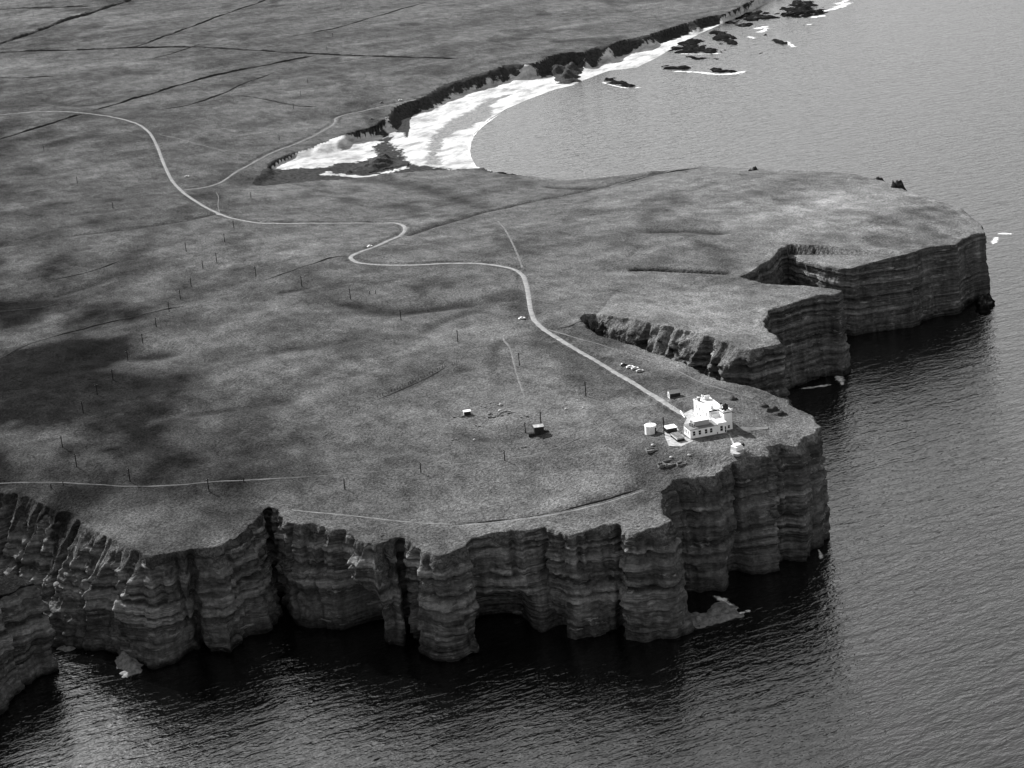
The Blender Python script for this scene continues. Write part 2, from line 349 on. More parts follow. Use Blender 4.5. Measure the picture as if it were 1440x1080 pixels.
# ------------------------------------------------------------------ cliff line: (px, py, foot offset m, grassy drop m)
CL = [(-420,1330,8,3),(-290,1180,8,3),(-180,1040,8,3),(-100,950,8,3),(-55,885,8,3),(-5,840,10,2),(30,826,15,2),(46,821,16,2),(20,811,12,3),(-40,790,8,3),(-140,752,5,3),(-235,716,6,4),
 (-180,692,20,6),(-90,688,36,9),(0,692,48,13),(50,702,48,14),(93,720,42,13),(133,743,32,12),(170,762,18,9),(192,776,13,9),(212,781,12,8),(236,778,7,6),
 (262,774,1,5),(300,768,5,5),(337,758,6,6),(358,736,4,7),(370,718,2,4),(379,712,1,2),(390,718,1,2),(399,732,4,3),(420,736,6,4),(443,735,7,4),(472,743,4,3),
 (485,744,2,2),(497,752,3,2),(512,762,16,15),(530,764,20,18),(546,760,12,12),(556,754,3,2),(570,754,2,2),(583,764,6,4),(600,773,9,5),(622,777,10,5),(640,775,8,4),
 (663,756,2,3),(690,749,2,3),(713,746,4,3),(740,745,5,3),(767,741,4,3),(782,748,4,3),(797,753,5,3),(825,745,4,3),(851,739,4,3),(866,735,3,3),(880,739,4,3),(889,750,6,3),
 (920,742,8,4),(947,735,9,3),(938,722,3,2),(931,712,2,2),(933,692,3,2),(944,675,4,5),(974,672,5,6),(1008,670,4,5),(1017,658,2,4),(1054,648,3,5),(1081,643,3,4),
 (1077,632,2,3),(1097,625,3,4),(1119,627,4,4),(1130,613,2,4),(1143,607,3,4),(1158,598,3,2),(1124,574,3,1),(1094,556,3,2),(1054,543,3,2),(1020,536,4,3),(999,530,5,4),
 (965,513,6,4),(931,499,6,4),(876,482,7,4),(840,473,7,4),(824,462,8,4),(815,448,8,4),(822,442,10,4),(846,443,15,6),(886,450,19,8),(928,458,21,9),(971,466,21,9),(1011,478,19,8),
 (1040,487,14,5),(1057,491,6,3),(1075,487,4,1),(1100,481,4,1),(1088,470,3,1),(1071,458,3,1),(1077,447,3,1),(1081,437,3,1),(1106,430,3,1),(1133,421,3,1),(1149,416,3,1),
 (1176,415,4,1),(1183,410,4,1),(1160,407,4,1),(1129,402,5,2),(1100,401,6,2),(1073,398,6,2),(1051,392,6,3),(1040,386,6,3),(1052,383,5,2),(1066,371,4,1),(1082,364,4,1),(1094,353,4,1),
 (1096,346,4,1),(1108,344,4,1),(1130,352,3,1),(1156,361,3,1),(1178,366,3,1),(1200,368,3,0),(1240,362,2,1),(1275,358,2,1),(1307,347,3,1),(1344,344,3,1),(1350,337,3,1),(1372,329,4,1),(1386,328,5,1),(1381,318,5,1),
 (1367,307,4,1),(1353,292,4,2),(1298,276,4,2),(1271,267,4,2),(1240,254,4,2),(1200,244,5,2),(1150,240,5,2),(1100,239,5,2),(1060,238,5,2),(1020,234,6,3),(985,233,7,4),(930,240,9,5),
 (880,247,9,6),(840,251,8,6),(790,253,8,5),(735,247,7,4),(690,241,4,2)]
ctl = np.array([[*PT(a, b)[:2], o, g] for a, b, o, g in CL])
left_ext = np.array([[-420., 250, 8, 3], [-330., 420, 8, 3]])
ctl = np.vstack([left_ext, ctl])
seg = np.linalg.norm(np.diff(ctl[:, :2], axis=0), axis=1); s_c = np.concatenate([[0], np.cumsum(seg)])
vis_end = s_c[2+[i for i, q in enumerate(CL) if q[:2] == (1386,328)][0]]; vis_start = s_c[4]
u = np.concatenate([np.arange(0, vis_start, 8), np.arange(vis_start, vis_end, .75), np.arange(vis_end, s_c[-1], 3.)])
top = np.stack([np.interp(u, s_c, ctl[:, k]) for k in range(4)], 1)
def blur(a, sig):                               # smooth along the line by arc length
    k = np.exp(-.5*(np.arange(-3*sig, 3*sig+1)/sig)**2); k /= k.sum(); n = len(k)//2
    return np.convolve(np.concatenate([np.full(n, a[0]), a, np.full(n, a[-1])]), k, 'valid')
xy = np.stack([blur(top[:, 0], 1), blur(top[:, 1], 1)], 1)
tg = np.gradient(np.stack([blur(top[:, 0], 7), blur(top[:, 1], 7)], 1), axis=0); tg /= np.maximum(np.linalg.norm(tg, axis=1, keepdims=True), 1e-6)
nrm = np.stack([tg[:, 1], -tg[:, 0]], 1)
nearw = np.clip((1500-xy[:, 1])/500, .3, 1)
jk = np.cumsum(np.random.RandomState(18).uniform(2.5, 13, 700)); jv = np.random.RandomState(19).uniform(-1, 1, 701)
jit = (1.5*np.interp(u, jk, jv[:700]) + .85*fbm(u/4., 0, 0, 4, 31))*nearw
xy = xy + nrm*jit[:, None]
off = blur(top[:, 2], 2); gd = np.maximum(blur(top[:, 3], 3)*1.35*(1+1.0*fbm(u/8, 7, 0, 4, 34)), .3)
cliff_line = xy[::3]
LAND = np.vstack([xy[::2], water_w[1:], [[900, 4400], [-2600, 4400], [-2600, 250]]])
zt = H(xy[:, 0], xy[:, 1])

HEATH_SHADE = [((250,640),(300,60),.35),((120,20),(300,18),.25),((80,280),(200,40),.4),((-60,540),(480,260),1.0),((250,60),(600,75),.3),((350,420),(160,60),.25),((0,200),(330,90),.5),((150,640),(220,50),.35),((30,520),(170,60),.75),((120,590),(150,40),.45),((60,240),(130,40),.4),((330,560),(150,25),.45),((600,432),(70,14),.45),((420,404),(30,9),.5),((60,400),(120,25),.45),((965,324),(55,9),.5),  # heather patches; left-hand vignette and hollow shade also painted into this colour
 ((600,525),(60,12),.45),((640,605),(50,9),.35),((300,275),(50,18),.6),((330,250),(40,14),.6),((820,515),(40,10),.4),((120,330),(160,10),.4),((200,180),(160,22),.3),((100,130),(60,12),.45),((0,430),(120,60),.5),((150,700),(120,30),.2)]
PALE = [((1000,620),(55,22),.5),((1110,600),(50,22),.6),((690,740),(260,10),.5),((1200,300),(190,45),.55),((1080,570),(70,35),.55),((780,600),(150,50),.22),((1050,300),(200,60),.25),((900,410),(150,50),.3),((420,360),(30,8),.5),((440,345),(20,4),.6),((800,565),(30,8),.5),((1030,450),(120,40),.4),((980,545),(60,30),.3),((540,720),(250,22),.35),((60,95),(200,8),.3),((80,25),(120,12),.4)]
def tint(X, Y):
    heath_shade = np.zeros(X.shape); pale = np.zeros(X.shape)
    for tgt, L_ in ((heath_shade, HEATH_SHADE), (pale, PALE)):
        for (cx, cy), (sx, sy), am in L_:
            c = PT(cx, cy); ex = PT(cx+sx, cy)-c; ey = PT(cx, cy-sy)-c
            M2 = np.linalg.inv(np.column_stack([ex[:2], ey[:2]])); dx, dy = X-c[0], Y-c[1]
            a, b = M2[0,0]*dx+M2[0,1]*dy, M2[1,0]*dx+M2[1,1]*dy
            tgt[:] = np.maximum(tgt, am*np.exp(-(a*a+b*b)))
    heath_shade = np.clip(heath_shade*(1+.65*fbm(X/28, Y/45, 0, 4, 71)), 0, 1); heath_shade = np.maximum(heath_shade, .55*sstep(.15, .95, fbm(X/38+.3*Y/60, Y/70, 0, 5, 77)))
    for g, d, s in GW: heath_shade = np.maximum(heath_shade, min(.9, .3+.25*d)*np.exp(-(pdist_near(X, Y, g, 4*s)/(s*.9))**2))  # gullies and hollows: their shade put into the grass colour
    pale = np.clip(pale*(1+.6*fbm(X/25, Y/25, 0, 4, 73)), 0, 1)
    rd_ = np.minimum(pdist_near(X, Y, road_w, 20), pdist_near(X, Y, track_w, 20)); return np.maximum(heath_shade, .6*np.exp(-((rd_-4.2)/1.6)**2)*(vnoise(X/20, Y/20)>-.4)), pale  # dark verges: shade of roadside banks and ditches painted in
# strip: lip rows on the grass, then rows down to below the water
lip = [-7.5, -5.5, -3.8, -2.2, -1.0]; NR = 78
rows_xy, rows_z, rows_g, rows_b = [], [], [], []
for k, L in enumerate(lip):
    q = xy + nrm*L
    ins = inside(q[:, 0], q[:, 1], LAND); q = np.where(ins[:, None], q, xy)
    hz = H(q[:, 0], q[:, 1]) + (-.5 if k == 0 else .07)
    hz = np.where(ins, hz, zt-.6) + .12*fbm(q[:, 0]/2.5, q[:, 1]/2.5, 0, 2, 35)*(k > 0) - (.18 if k == 4 else 0)
    rows_xy.append(q); rows_z.append(hz); rows_g.append(np.ones(len(u))); rows_b.append(np.full(len(u), .4))
bot = -2.5
lay = np.cumsum(np.random.RandomState(5).uniform(.7, 3.2, 60)); lay_off = np.random.RandomState(6).uniform(-1, 1, 61); lay_c = np.clip(.1+.25*np.random.RandomState(16).rand(61)+1.0*(lay_off > .55), 0, 1.3)
caves = [((445,905), 14, 26, 24), ((414,905), 6, 45, 9), ((695,872), 15, 17, 20), ((650,885), 4, 30, 6), ((802,875), 5, 9, 8), ((1042,812), 7, 14, 9), ((285,925), 5, 34, 5),
         ((578,905), 4, 36, 6), ((128,925), 14, 18, 10), ((560,915), 2, 20, 3), ((905,870), 5, 12, 6), ((355,925), 3, 22, 4)]
cave_u = []
bench = np.array([5., 13, 22, 33, 45]); jw = np.cumsum(np.random.RandomState(8).uniform(3, 18, 600)); jw2 = np.cumsum(np.random.RandomState(9).uniform(1.2, 5, 1500)); jo = np.random.RandomState(10).uniform(-1, 1, 997)
rough = 1-.6*sstep(55, 75, xy[:, 0])*(xy[:, 1] < 900)
for (cx, cy), wd, ht, dp in caves:
    b = P(cx, cy, 2)[:2]; i = np.argmin(((xy+nrm*off[:, None]-b)**2).sum(1)); cave_u.append((u[i], wd, ht, dp))
clefts = [((497,752),3.,9,1),((563,753),4.,11,1),((656,762),3,5,.6),((718,745),2.2,5,.45),((766,741),2.6,6,.5),((787,750),2,5,.4),((812,749),2,5,.4),((874,736),2.6,7,.5),((910,746),2,4,.5),((262,774),3,9,1),((248,777),1.5,4,.8),((320,762),1.5,4,.7),
 ((374,714),4.5,12,1),((405,734),2.5,7,.9),((430,736),2.,5,.6),((456,738),2.5,6,.5),((610,775),1.5,4,.5),((635,776),2,4,.5),((940,722),3,5,.8),((985,672),2,3,.6),((1030,655),2,4,.8),((1088,640),2,4,.7),((60,705),2.5,6,.8),((110,730),3,7,.9),((150,752),2.5,6,.8),((20,695),3,5,.7),((540,762),1.5,4,.9)]
cleft_u = []
for (cx, cy), wd, dp, fr in clefts:
    b = PT(cx, cy)[:2]; cleft_u.append((u[np.argmin(((xy-b)**2).sum(1))], wd, dp, fr))
for r in range(NR+1):
    s = r/NR; z = zt+(bot-zt)*s
    depth = zt-z
    gf = np.clip(depth/np.maximum(gd, .5), 0, 1); run = np.minimum(gd*.75, np.maximum(off*.75, .4*gd))
    rest = np.clip((depth-gd)/np.maximum(zt-gd, 5), 0, 1)
    o = run*gf + (off-run)*rest**1.25 + 1.3*fbm(u/7, depth/6, 0, 3, 59)*np.clip(depth/3, 0, 1)*np.clip(gd/8, 0, 1)
    k = np.clip(depth/5, 0, 1)*nearw; kk = np.clip(depth/12, 0, 1)*nearw; rk = np.clip((depth-gd*.75)/4, 0, 1)*nearw
    but = .8*fbm(u/26, z/45, 0, 3, 41)
    zz = z + .03*(xy[:, 0]+200)*.5 + 2.6*fbm(u/110, 0, 0, 2, 47) + .15*fbm(u/9, z/6, 0, 2, 48)
    li = np.clip(np.searchsorted(lay, zz+8), 0, 60)
    st = lay_off[li]*np.clip(.75+.9*vnoise(u/22, li*3.1, 0, 51), 0, 1.5)*.9
    bi = np.searchsorted(bench, zz+1.2*vnoise(u/10, 2, 0, 52)); bl = np.searchsorted(jw, u+bi*5.3+.12*z); bo = jo[(bl*7+bi*131) % len(jo)]; b2 = np.searchsorted(jw2, u+bi*2.1); bo2 = jo[(b2*5+li*17) % len(jo)]
    us = u+bi*5.3+.12*z; ft = np.clip((us-jw[np.clip(bl-1, 0, 599)])/np.maximum(jw[np.clip(bl, 0, 599)]-jw[np.clip(bl-1, 0, 599)], .5), 0, 1)
    blk = 1.9*(bo*(1-ft)+jo[(bl*13+bi*57+5) % len(jo)]*ft) + .55*bo2
    fine = .45*fbm(u/2.6, z/2.2, 0, 4, 55)
    laym = np.concatenate([[0], lay])[li]; dq = np.clip(depth + (zz+8-laym) - 1.4, 0, 200); restq = np.clip((dq-gd)/np.maximum(zt-gd, 5), 0, 1)
    o = o + (off-run)*(restq**1.25-rest**1.25)*.85*rk
    rows_b.append(.35+rough*(np.clip(lay_c[li]*.9 + .25*jo[(b2*3+li*29) % len(jo)]+.15, 0, 1)-.35)*(.55+.6*vnoise(u/28, z/16, 0, 66)))
    D = but*kk*.8 + (st*1.5+blk*.95*rough)*rk + fine*k*(.6+.4*rough) + .25*fbm(u/6, z/5, 0, 3, 58)*k
    for cu, wd, dp, fr in cleft_u:
        uu = u-cu+1.6*vnoise(z/5, cu, 0, 65)+.8*jo[(bi*7+int(cu)) % 997]; D = D - dp*(.55 if fr < .7 else 1)*np.clip(1.6-1.6*np.abs(uu)/(wd*.85), 0, 1)*np.clip(depth/6, 0, 1)*(1-sstep(fr*.8, fr*1.1, depth/zt) if fr < 1 else 1)
    for cu, wd, ht, dp in cave_u:
        a = np.exp(-(np.abs(u-cu)/wd)**4)*np.exp(-(np.maximum(z, 0)/ht)**4); D = D - dp*a
    o = o + D
    rows_xy.append(xy + nrm*o[:, None]); rows_z.append(z + .25*fbm(u/3, z/3, 0, 2, 57)*k); rows_g.append(np.clip(1.15-depth/np.maximum(gd, .8), 0, 1))
V = np.concatenate([np.column_stack([a, b]) for a, b in zip(rows_xy, rows_z)]); nu = len(u); nr = len(rows_z)
i0 = (np.arange(nr-1)[:, None]*nu + np.arange(nu-1)[None]).ravel()
Fc = np.column_stack([i0, i0+nu, i0+nu+1, i0+1])
me = npmesh('sea_cliff', V, Fc); fattr(me, 'grass', np.concatenate(rows_g)); hh_, pp_ = tint(xy[:, 0]-nrm[:, 0]*4, xy[:, 1]-nrm[:, 1]*4); fattr(me, 'heath_shade', np.tile(hh_, nr))
fattr(me, 'pale', np.concatenate([np.clip(pp_+.3*fbm(u/5, k_*.5, 0, 3, 60), 0, .9) for k_ in range(nr)])); fattr(me, 'bed', np.concatenate(rows_b))
kind(link('sea_cliff', me, 'cliff'))

# ------------------------------------------------------------------ terrain sheet
xs = np.concatenate([np.linspace(-2600, -1000, 40)[:-1], np.arange(-1000, 480, 2.7), np.linspace(480, 900, 20)])
ys = [250.]
while ys[-1] < 4390: ys.append(ys[-1] + (12. if ys[-1] < 600 else 2.3 if ys[-1] < 1450 else min(7., 2.3+(ys[-1]-1450)*.004)))
ys = np.array(ys); X, Y = np.meshgrid(xs, ys)
inl = inside(X, Y, LAND); cdist = np.full(X.shape, 1e6)
m_ = (X > -950) & (X < 420) & (Y < 1950); 
near = m_ & inl
cdist[near] = pdist(X[near], Y[near], cliff_line)
wd = np.full(X.shape, 1e6); mo = ~inl & (X > -60) & (Y > 1700); wd[mo] = pdist(X[mo], Y[mo], water_w)
keep = (inl & (cdist > 3.2)) | (wd < 40)
Z = np.full(X.shape, -3.); Z[inl] = H(X[inl], Y[inl]); so_ = ~inl & (wd < 60); Z[so_] = .1-.06*wd[so_]
near_shore = inl & inside(X, Y, zone_w)
def zp(pts, z=3): return np.array([P(340+a/3., 60+b/3., z)[:2] for a, b in pts])
S1 = zp([(60,585),(120,548),(115,520),(165,495),(230,462),(300,428),(380,395),(470,375),(560,368),(592,382),(560,430),(585,455),(540,480),(480,500),(400,512),(350,542),(280,555),(200,563),(130,568)], 6)
S2 = zp([(590,345),(650,372),(700,398),(748,392),(735,352),(715,330),(800,308),(870,288),(920,265),(960,238),(1000,215),(1050,195),(1110,180),(1160,158),(1220,132),(1262,150),(1330,162),(1400,165),(1440,115),(1460,98),(1520,100),
         (1575,110),(1650,95),(1750,60),(1850,10),(1950,-45),(2050,-100),(2150,-150),(2200,-190),(2300,-260),(2320,-180),(2180,-130),(2000,-20),(1850,60),(1700,120),(1560,145),(1440,170),(1400,190),(1330,205),(1200,250),(1110,292),
         (1000,360),(970,400),(960,440),(970,490),(1000,525),(900,525),(840,520),(760,520),(700,515),(690,480),(655,440),(640,408)])
S3 = zp([(320,575),(380,565),(470,560),(530,555),(580,540),(660,522),(690,515),(700,522),(600,545),(540,562),(440,575),(330,585)], 5)
SHG = zp([(765,510),(832,512),(835,450),(862,402),(905,372),(965,348),(1045,312),(1068,282),(1048,262),(1090,235),(1150,208),(1050,232),(960,285),(880,322),(820,368),(782,430)])
SHG2 = zp([(1480,160),(1560,135),(1650,105),(1720,80),(1800,30),(1880,-20),(1840,40),(1760,95),(1650,130),(1540,155)])
jx = X + 5*fbm(X/14, Y/14, 0, 3, 61); jy = Y + 12*fbm(X/14, Y/14, 0, 3, 62)
sandf = np.zeros(X.shape); shgf = np.zeros(X.shape); zi = near_shore | (so_ & (wd < 45))
def sdf(poly, sc_, xx, yy):
    d = pdist(xx, yy, poly, True); return np.clip(.5+np.where(inside(xx, yy, poly), d, -d)/sc_, 0, 1)
xz, yz = X[zi], Y[zi]; sv = np.zeros(len(xz)); hv = np.zeros(len(xz))
for q in (S1, S2, S3): sv = np.maximum(sv, sdf(q, 22, xz, yz))
tb = pdist(xz, yz, bank_w); ex_ = (xz > P(575, 200, 3)[0]) & (yz > P(620, 215, 3)[1])
sv = np.maximum(sv, np.where(ex_, np.clip(.5+(tb-15)/14, 0, 1), 0)); sv[~inl[zi]] = 1
for q in (SHG, SHG2): hv = np.maximum(hv, sdf(q, 22, xz, yz))
sandf[zi] = sv; shgf[zi] = hv
heath_shade, pale = tint(X, Y)
nx, ny = len(xs), len(ys)
ii = (np.arange(ny-1)[:, None]*nx + np.arange(nx-1)[None]); kq = keep[:-1,:-1] & keep[1:,:-1] & keep[:-1,1:] & keep[1:,1:]
cat_ = np.where(zi, 1, 0)
Vt = np.column_stack([X.ravel(), Y.ravel(), Z.ravel()])
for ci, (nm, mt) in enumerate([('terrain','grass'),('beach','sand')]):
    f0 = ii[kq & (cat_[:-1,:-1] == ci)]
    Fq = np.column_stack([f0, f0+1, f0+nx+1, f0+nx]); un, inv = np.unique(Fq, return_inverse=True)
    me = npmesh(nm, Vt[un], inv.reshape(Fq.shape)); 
    fattr(me, 'heath_shade', heath_shade.ravel()[un]); fattr(me, 'pale', pale.ravel()[un])
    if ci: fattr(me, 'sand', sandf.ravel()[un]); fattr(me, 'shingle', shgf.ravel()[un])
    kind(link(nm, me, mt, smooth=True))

# ------------------------------------------------------------------ sea
b = MB(); b.poly([(-30000,-8000,0),(30000,-8000,0),(30000,50000,0),(-30000,50000,0)], [(0,1,2,3)]); kind(b.build('sea', 'sea'))

# ------------------------------------------------------------------ ribbons: road, tracks, paths
def ribbon(name, pts, wdt, m, lift=.2, cols=5, wj=.12):
    p = np.asarray(pts); t = np.gradient(p, axis=0); t /= np.maximum(np.linalg.norm(t, axis=1, keepdims=True), 1e-6); n = np.stack([-t[:,1], t[:,0]], 1)
    s = np.arange(len(p)); V = []
    for c in np.linspace(-.5, .5, cols):
        q = p + n*(c*wdt*(1+wj*fbm(s/3., c*9, 0, 3, 81)))[:, None]; e = lift+.15 if abs(c) == .5 else 0
        V.append(np.column_stack([q, H(q[:,0], q[:,1])+lift-e]))
    L = len(p); V = np.concatenate(V); i0 = (np.arange(cols-1)[:,None]*L+np.arange(L-1)[None]).ravel()
    me = npmesh(name, V, np.column_stack([i0, i0+1, i0+L+1, i0+L])); me.flip_normals()
    return kind(link(name, me, m, smooth=True))
ribbon('road', road_w, 4.0, 'road', .22); ribbon('track', track_w, 3.4, 'track', .2)
for nm, pts, wd_, m in [('footpath', [(225,189),(255,195),(290,206),(325,214),(357,217)], 2.2, 'path'),
  ('footpath', [(-10,679),(60,678),(180,683),(300,680),(450,669),(590,657),(700,647),(750,640),(790,628),(820,614),(842,600),(862,589)], 1.4, 'path_dark'),  # darker path colour, to match the darkened left moor
  ('footpath', [(735,449),(712,465),(706,477),(718,488),(722,510),(728,530),(738,560)], 1.6, 'path'),
  ('footpath', [(700,310),(712,325),(722,345),(735,376)], 2.0, 'path'),
  ('footpath', [(410,716),(480,721),(540,729),(600,735),(645,737),(713,733),(813,716),(870,702),(905,690)], 1.3, 'track'),
  ('footpath', [(304,270),(308,278),(306,288),(309,299)], 1.0, 'path'),
  ('footpath', [(940,563),(946,560),(949,558)], 1.8, 'track'),
  ('footpath', [(760,458),(800,474),(850,486),(900,502),(950,520),(1000,545),(1060,560)], 1.2, 'path')]:
    ribbon(nm, ppath(pts, 2.5), wd_, m, .09, 5, .45)

# ------------------------------------------------------------------ turf dykes and field walls
def dyke(px, wdt, ht, label, m='turf_wall', name='turf_dyke'):
    p = ppath(px, 2.2); t = np.gradient(p, axis=0); t /= np.linalg.norm(t, axis=1, keepdims=True); n = np.stack([-t[:,1], t[:,0]], 1)
    s = np.arange(len(p)); V = []
    gap = np.clip(fbm(s/9., 3, 0, 3, 91)*.8+.9, .5, 1.15)
    for c, hh in ((-.5,-.3),(-.32,.7),(-.1,1.),(.12,.95),(.34,.65),(.5,-.3)):
        q = p + n*(c*wdt*(1+.6*fbm(s/2., c*7, 0, 3, 93)))[:, None]
        V.append(np.column_stack([q, H(q[:,0], q[:,1])+np.where(hh > 0, hh*ht*gap*np.clip(np.minimum(s, s[::-1])/6., .1, 1)*(1+.4*fbm(s/1.5, c*5, 0, 2, 95)), hh)]))
    L = len(p); V = np.concatenate(V); i0 = (np.arange(5)[:,None]*L+np.arange(L-1)[None]).ravel()
    me = npmesh(name, V, np.column_stack([i0, i0+L, i0+L+1, i0+1])); me.flip_normals()
    return tag(link(name, me, m), label, 'field wall')
dyke([(-10,64),(40,49),(90,30),(140,15),(195,-5)], 9, 3.0, 'broad dark hedge bank running to the top edge near the far left corner')
dyke([(-10,14),(60,11),(130,8)], 4, 1.5, 'short dark wall in the far left corner above the broad hedge bank')
dyke([(-10,74),(60,72),(130,70),(190,68),(275,66),(360,71),(450,76),(560,80),(645,83)], 2.6, 1.5, 'long level field wall crossing the far fields from the left edge')
dyke([(185,68),(215,58),(260,42),(310,22),(380,-2)], 2.2, 1.3, 'far field wall rising to the top edge from the long level wall')
dyke([(130,155),(180,142),(250,120),(330,98),(400,86),(442,78)], 2.6, 1.5, 'dark straight dyke rising rightward from the road to the far fields')
dyke([(-10,198),(40,183),(80,170),(118,160)], 3, 1.4, 'dark dyke from the left edge ending at the road bend')
dyke([(330,135),(370,139),(420,150),(445,150)], 2., 1.0, 'low curved dyke in the field above the forked track')
dyke([(225,153),(260,148),(300,137),(330,126)], 3, .9, 'broken dark dyke below the straight dyke in the far field')
dyke([(-10,140+360),(40,483),(110,465),(180,447),(235,432),(262,428)], 1.5, .55, 'thin dark dyke crossing the left moor towards the pole line')
dyke([(372,394),(420,378),(470,362),(488,360)], 1.5, .55, 'low dark dyke ending at the tight road bend')
dyke([(647,733),(713,728.5),(813,711),(870,697),(909,684)], 1.1, .7, 'narrow dark turf dyke along the near cliff edge')
dyke([(775,463),(800,462),(818,452)], 1.4, .8, 'short dark dyke between the road and the head of the long geo')
dyke([(870,258),(930,243),(985,235)], 2.0, .8, 'dark turf dyke along the back edge of the far headland')

dyke([(-10,109),(30,109),(75,108)], 2., .9, 'short dark dyke at the left edge between the far wall and the road')
dyke([(300,138),(340,120),(385,100),(430,80)][:3], 1.6, .7, 'thin dyke beside the straight dark dyke, nearer the beach')
dyke([(400,52),(470,40),(540,20),(600,2)], 1.8, .8, 'thin far field wall rising to the top edge beyond the level wall')
dyke([(210,84),(240,76),(285,62)], 1.6, .7, 'short thin wall just below the long level field wall')
dyke([(60,398),(110,388),(140,378),(170,366)], 1.5, .6, 'short crooked dyke on the dark left moor')
dyke([(-10,440),(60,433),(100,420)], 1.4, .5, 'low crooked dyke at the left edge of the moor')
# ------------------------------------------------------------------ rocks
def mound(name, poly_w, base, ht, m, step, seed, rough=.5, wf=.16):
    p = np.asarray(poly_w); x0, y0 = p.min(0)-step; x1, y1 = p.max(0)+step
    gx = np.arange(x0, x1+step, step); gy = np.arange(y0, y1+step, step); X, Y = np.meshgrid(gx, gy)
    jx = X+step*2.*fbm(X/step/4, Y/step/4, 0, 3, seed); jy = Y+step*2.*fbm(X/step/4, Y/step/4, 0, 3, seed+5)
    ins = inside(jx, jy, p); d = pdist(jx, jy, p, True); d = np.where(ins, d, -d)
    w_ = max(step*1.5, wf*min(x1-x0, y1-y0))
    Z = base + ht*np.clip(d/w_, -.8, 1)*(1-rough+rough*1.5*np.abs(fbm(X/step/4, Y/step/4, 0, 4, seed+9))) 
    if m == 'dark_rock' and step == 3.: Z = Z - ht*.75*np.clip(fbm(X/9, Y/16, 0, 4, seed+3)+.25, 0, 1)
    nx, ny = len(gx), len(gy); ii = np.arange(ny-1)[:,None]*nx+np.arange(nx-1)[None]; k = d > -step*1.6
    kq = k[:-1,:-1]|k[1:,:-1]|k[:-1,1:]|k[1:,1:]; f0 = ii[kq]; Fq = np.column_stack([f0, f0+1, f0+nx+1, f0+nx]); un, inv = np.unique(Fq, return_inverse=True)
    V = np.column_stack([X.ravel(), Y.ravel(), Z.ravel()])[un]
    return link(name, npmesh(name, V, inv.reshape(Fq.shape)), m)
def z4(pts): return np.array([P(740+a/2.88, b/2.88, 0)[:2] for a, b in pts])
SK = [([(305,315),(340,312),(390,328),(440,352),(400,358),(350,345),(310,330)], 2.5, 'dark rock ledge offshore of the white sandy cove'),
 ([(580,205),(640,160),(690,155),(740,185),(810,212),(760,218),(660,216),(600,215)], 3, 'dark reef spreading seaward beside the narrow white strand'),
 ([(740,130),(790,120),(840,150),(875,175),(860,188),(800,180),(745,155)], 3, 'dark rounded reef beyond the widest part of the strand'),
 ([(545,262),(580,265),(650,270),(670,282),(600,284),(555,280)], 2, 'low flat skerry edged with surf, nearer half of a broken pair'),
 ([(740,275),(800,280),(860,290),(840,298),(770,292)], 2, 'low flat skerry edged with surf, outer half of a broken pair'),
 ([(645,226),(720,228),(790,234),(770,243),(690,243)], 2, 'thin dark skerry lying in front of the spreading reef'),
 ([(985,165),(1020,158),(1060,170),(1050,182),(1010,178)], 2, 'small isolated skerry breaking the water farthest out'),
 ([(955,140),(980,138),(978,148),(958,148)], 1.2, 'tiny dark rock between reef and isolated skerry'),
 ([(925,213),(955,213),(950,221),(928,220)], 1.2, 'tiny dark rock awash below the isolated skerry'),
 ([(850,60),(900,45),(960,40),(1010,60),(1040,20),(1050,0),(1120,-10),(1190,20),(1240,48),(1190,60),(1120,80),(1080,70),(1000,75),(900,95),(860,85)], 3, 'large black reef at the top edge with surf around it'),
 ([(780,90),(840,80),(920,95),(900,110),(830,105)], 2, 'dark rock shelf between the strand and the large black reef')]
for k, (pts, h, lab) in enumerate(SK):
    tag(mound('rock_skerry', z4(pts), 0, h, 'dark_rock', 3.0, 200+k, .6), lab, 'rocks')
tag(mound('rock_outcrop', np.array([P(a, b, 3)[:2] for a, b in [(668,238),(690,238),(720,243),(750,250),(790,252),(760,255),(720,249),(680,243)]]), .5, 4, 'dark_rock', 2.2, 231, .6), 'row of dark boulders along the south shore of the sandy bay', 'rocks')
tag(mound('rock_outcrop', np.array([PG(a, b)[:2] for a, b in [(352,262),(380,252),(420,249),(450,247),(452,253),(420,263),(380,270),(358,270)]]), 7, 5, 'scrub', 2.2, 232, .7), 'dark broken ground at the inland end of the sand hollow', 'scrub')
tag(mound('rock_outcrop', np.array([PG(a, b)[:2] for a, b in [(455,245),(500,236),(535,222),(560,226),(568,232),(530,240),(490,246),(462,250)]]), 5, 5, 'scrub', 2.2, 233, .7), 'dark tussocky dune dividing the sand hollow from the beach', 'scrub')
for k, (px, py, r, h, lab) in enumerate([(1058,240,5,3,'small black rock stump on the back edge of the far headland'), (1262,263,6,4.2,'jagged black rock stump at the right end of the back edge'), (1236,250,3,1.5,'tiny dark rock just left of the jagged stump on the back edge')]):
    q = PT(px, py); a = np.linspace(0, 2*PI, 9)[:-1]
    tag(mound('rock_stump', np.column_stack([q[0]+r*np.cos(a), q[1]+r*1.2*np.sin(a)]), q[2]-1.5, h+1.5, 'dark_rock', .8, 240+k, .5), lab, 'rock')
tag(mound('rock_outcrop', np.array([P(a, b, 2)[:2] for a, b in [(764,104),(772,88),(790,82),(812,84),(822,98),(812,112),(795,116),(778,114)]]), 1, 12, 'scrub', 3, 234, .6, .42), 'rugged black bluff jutting between the long beach and the small cove', 'rocks')
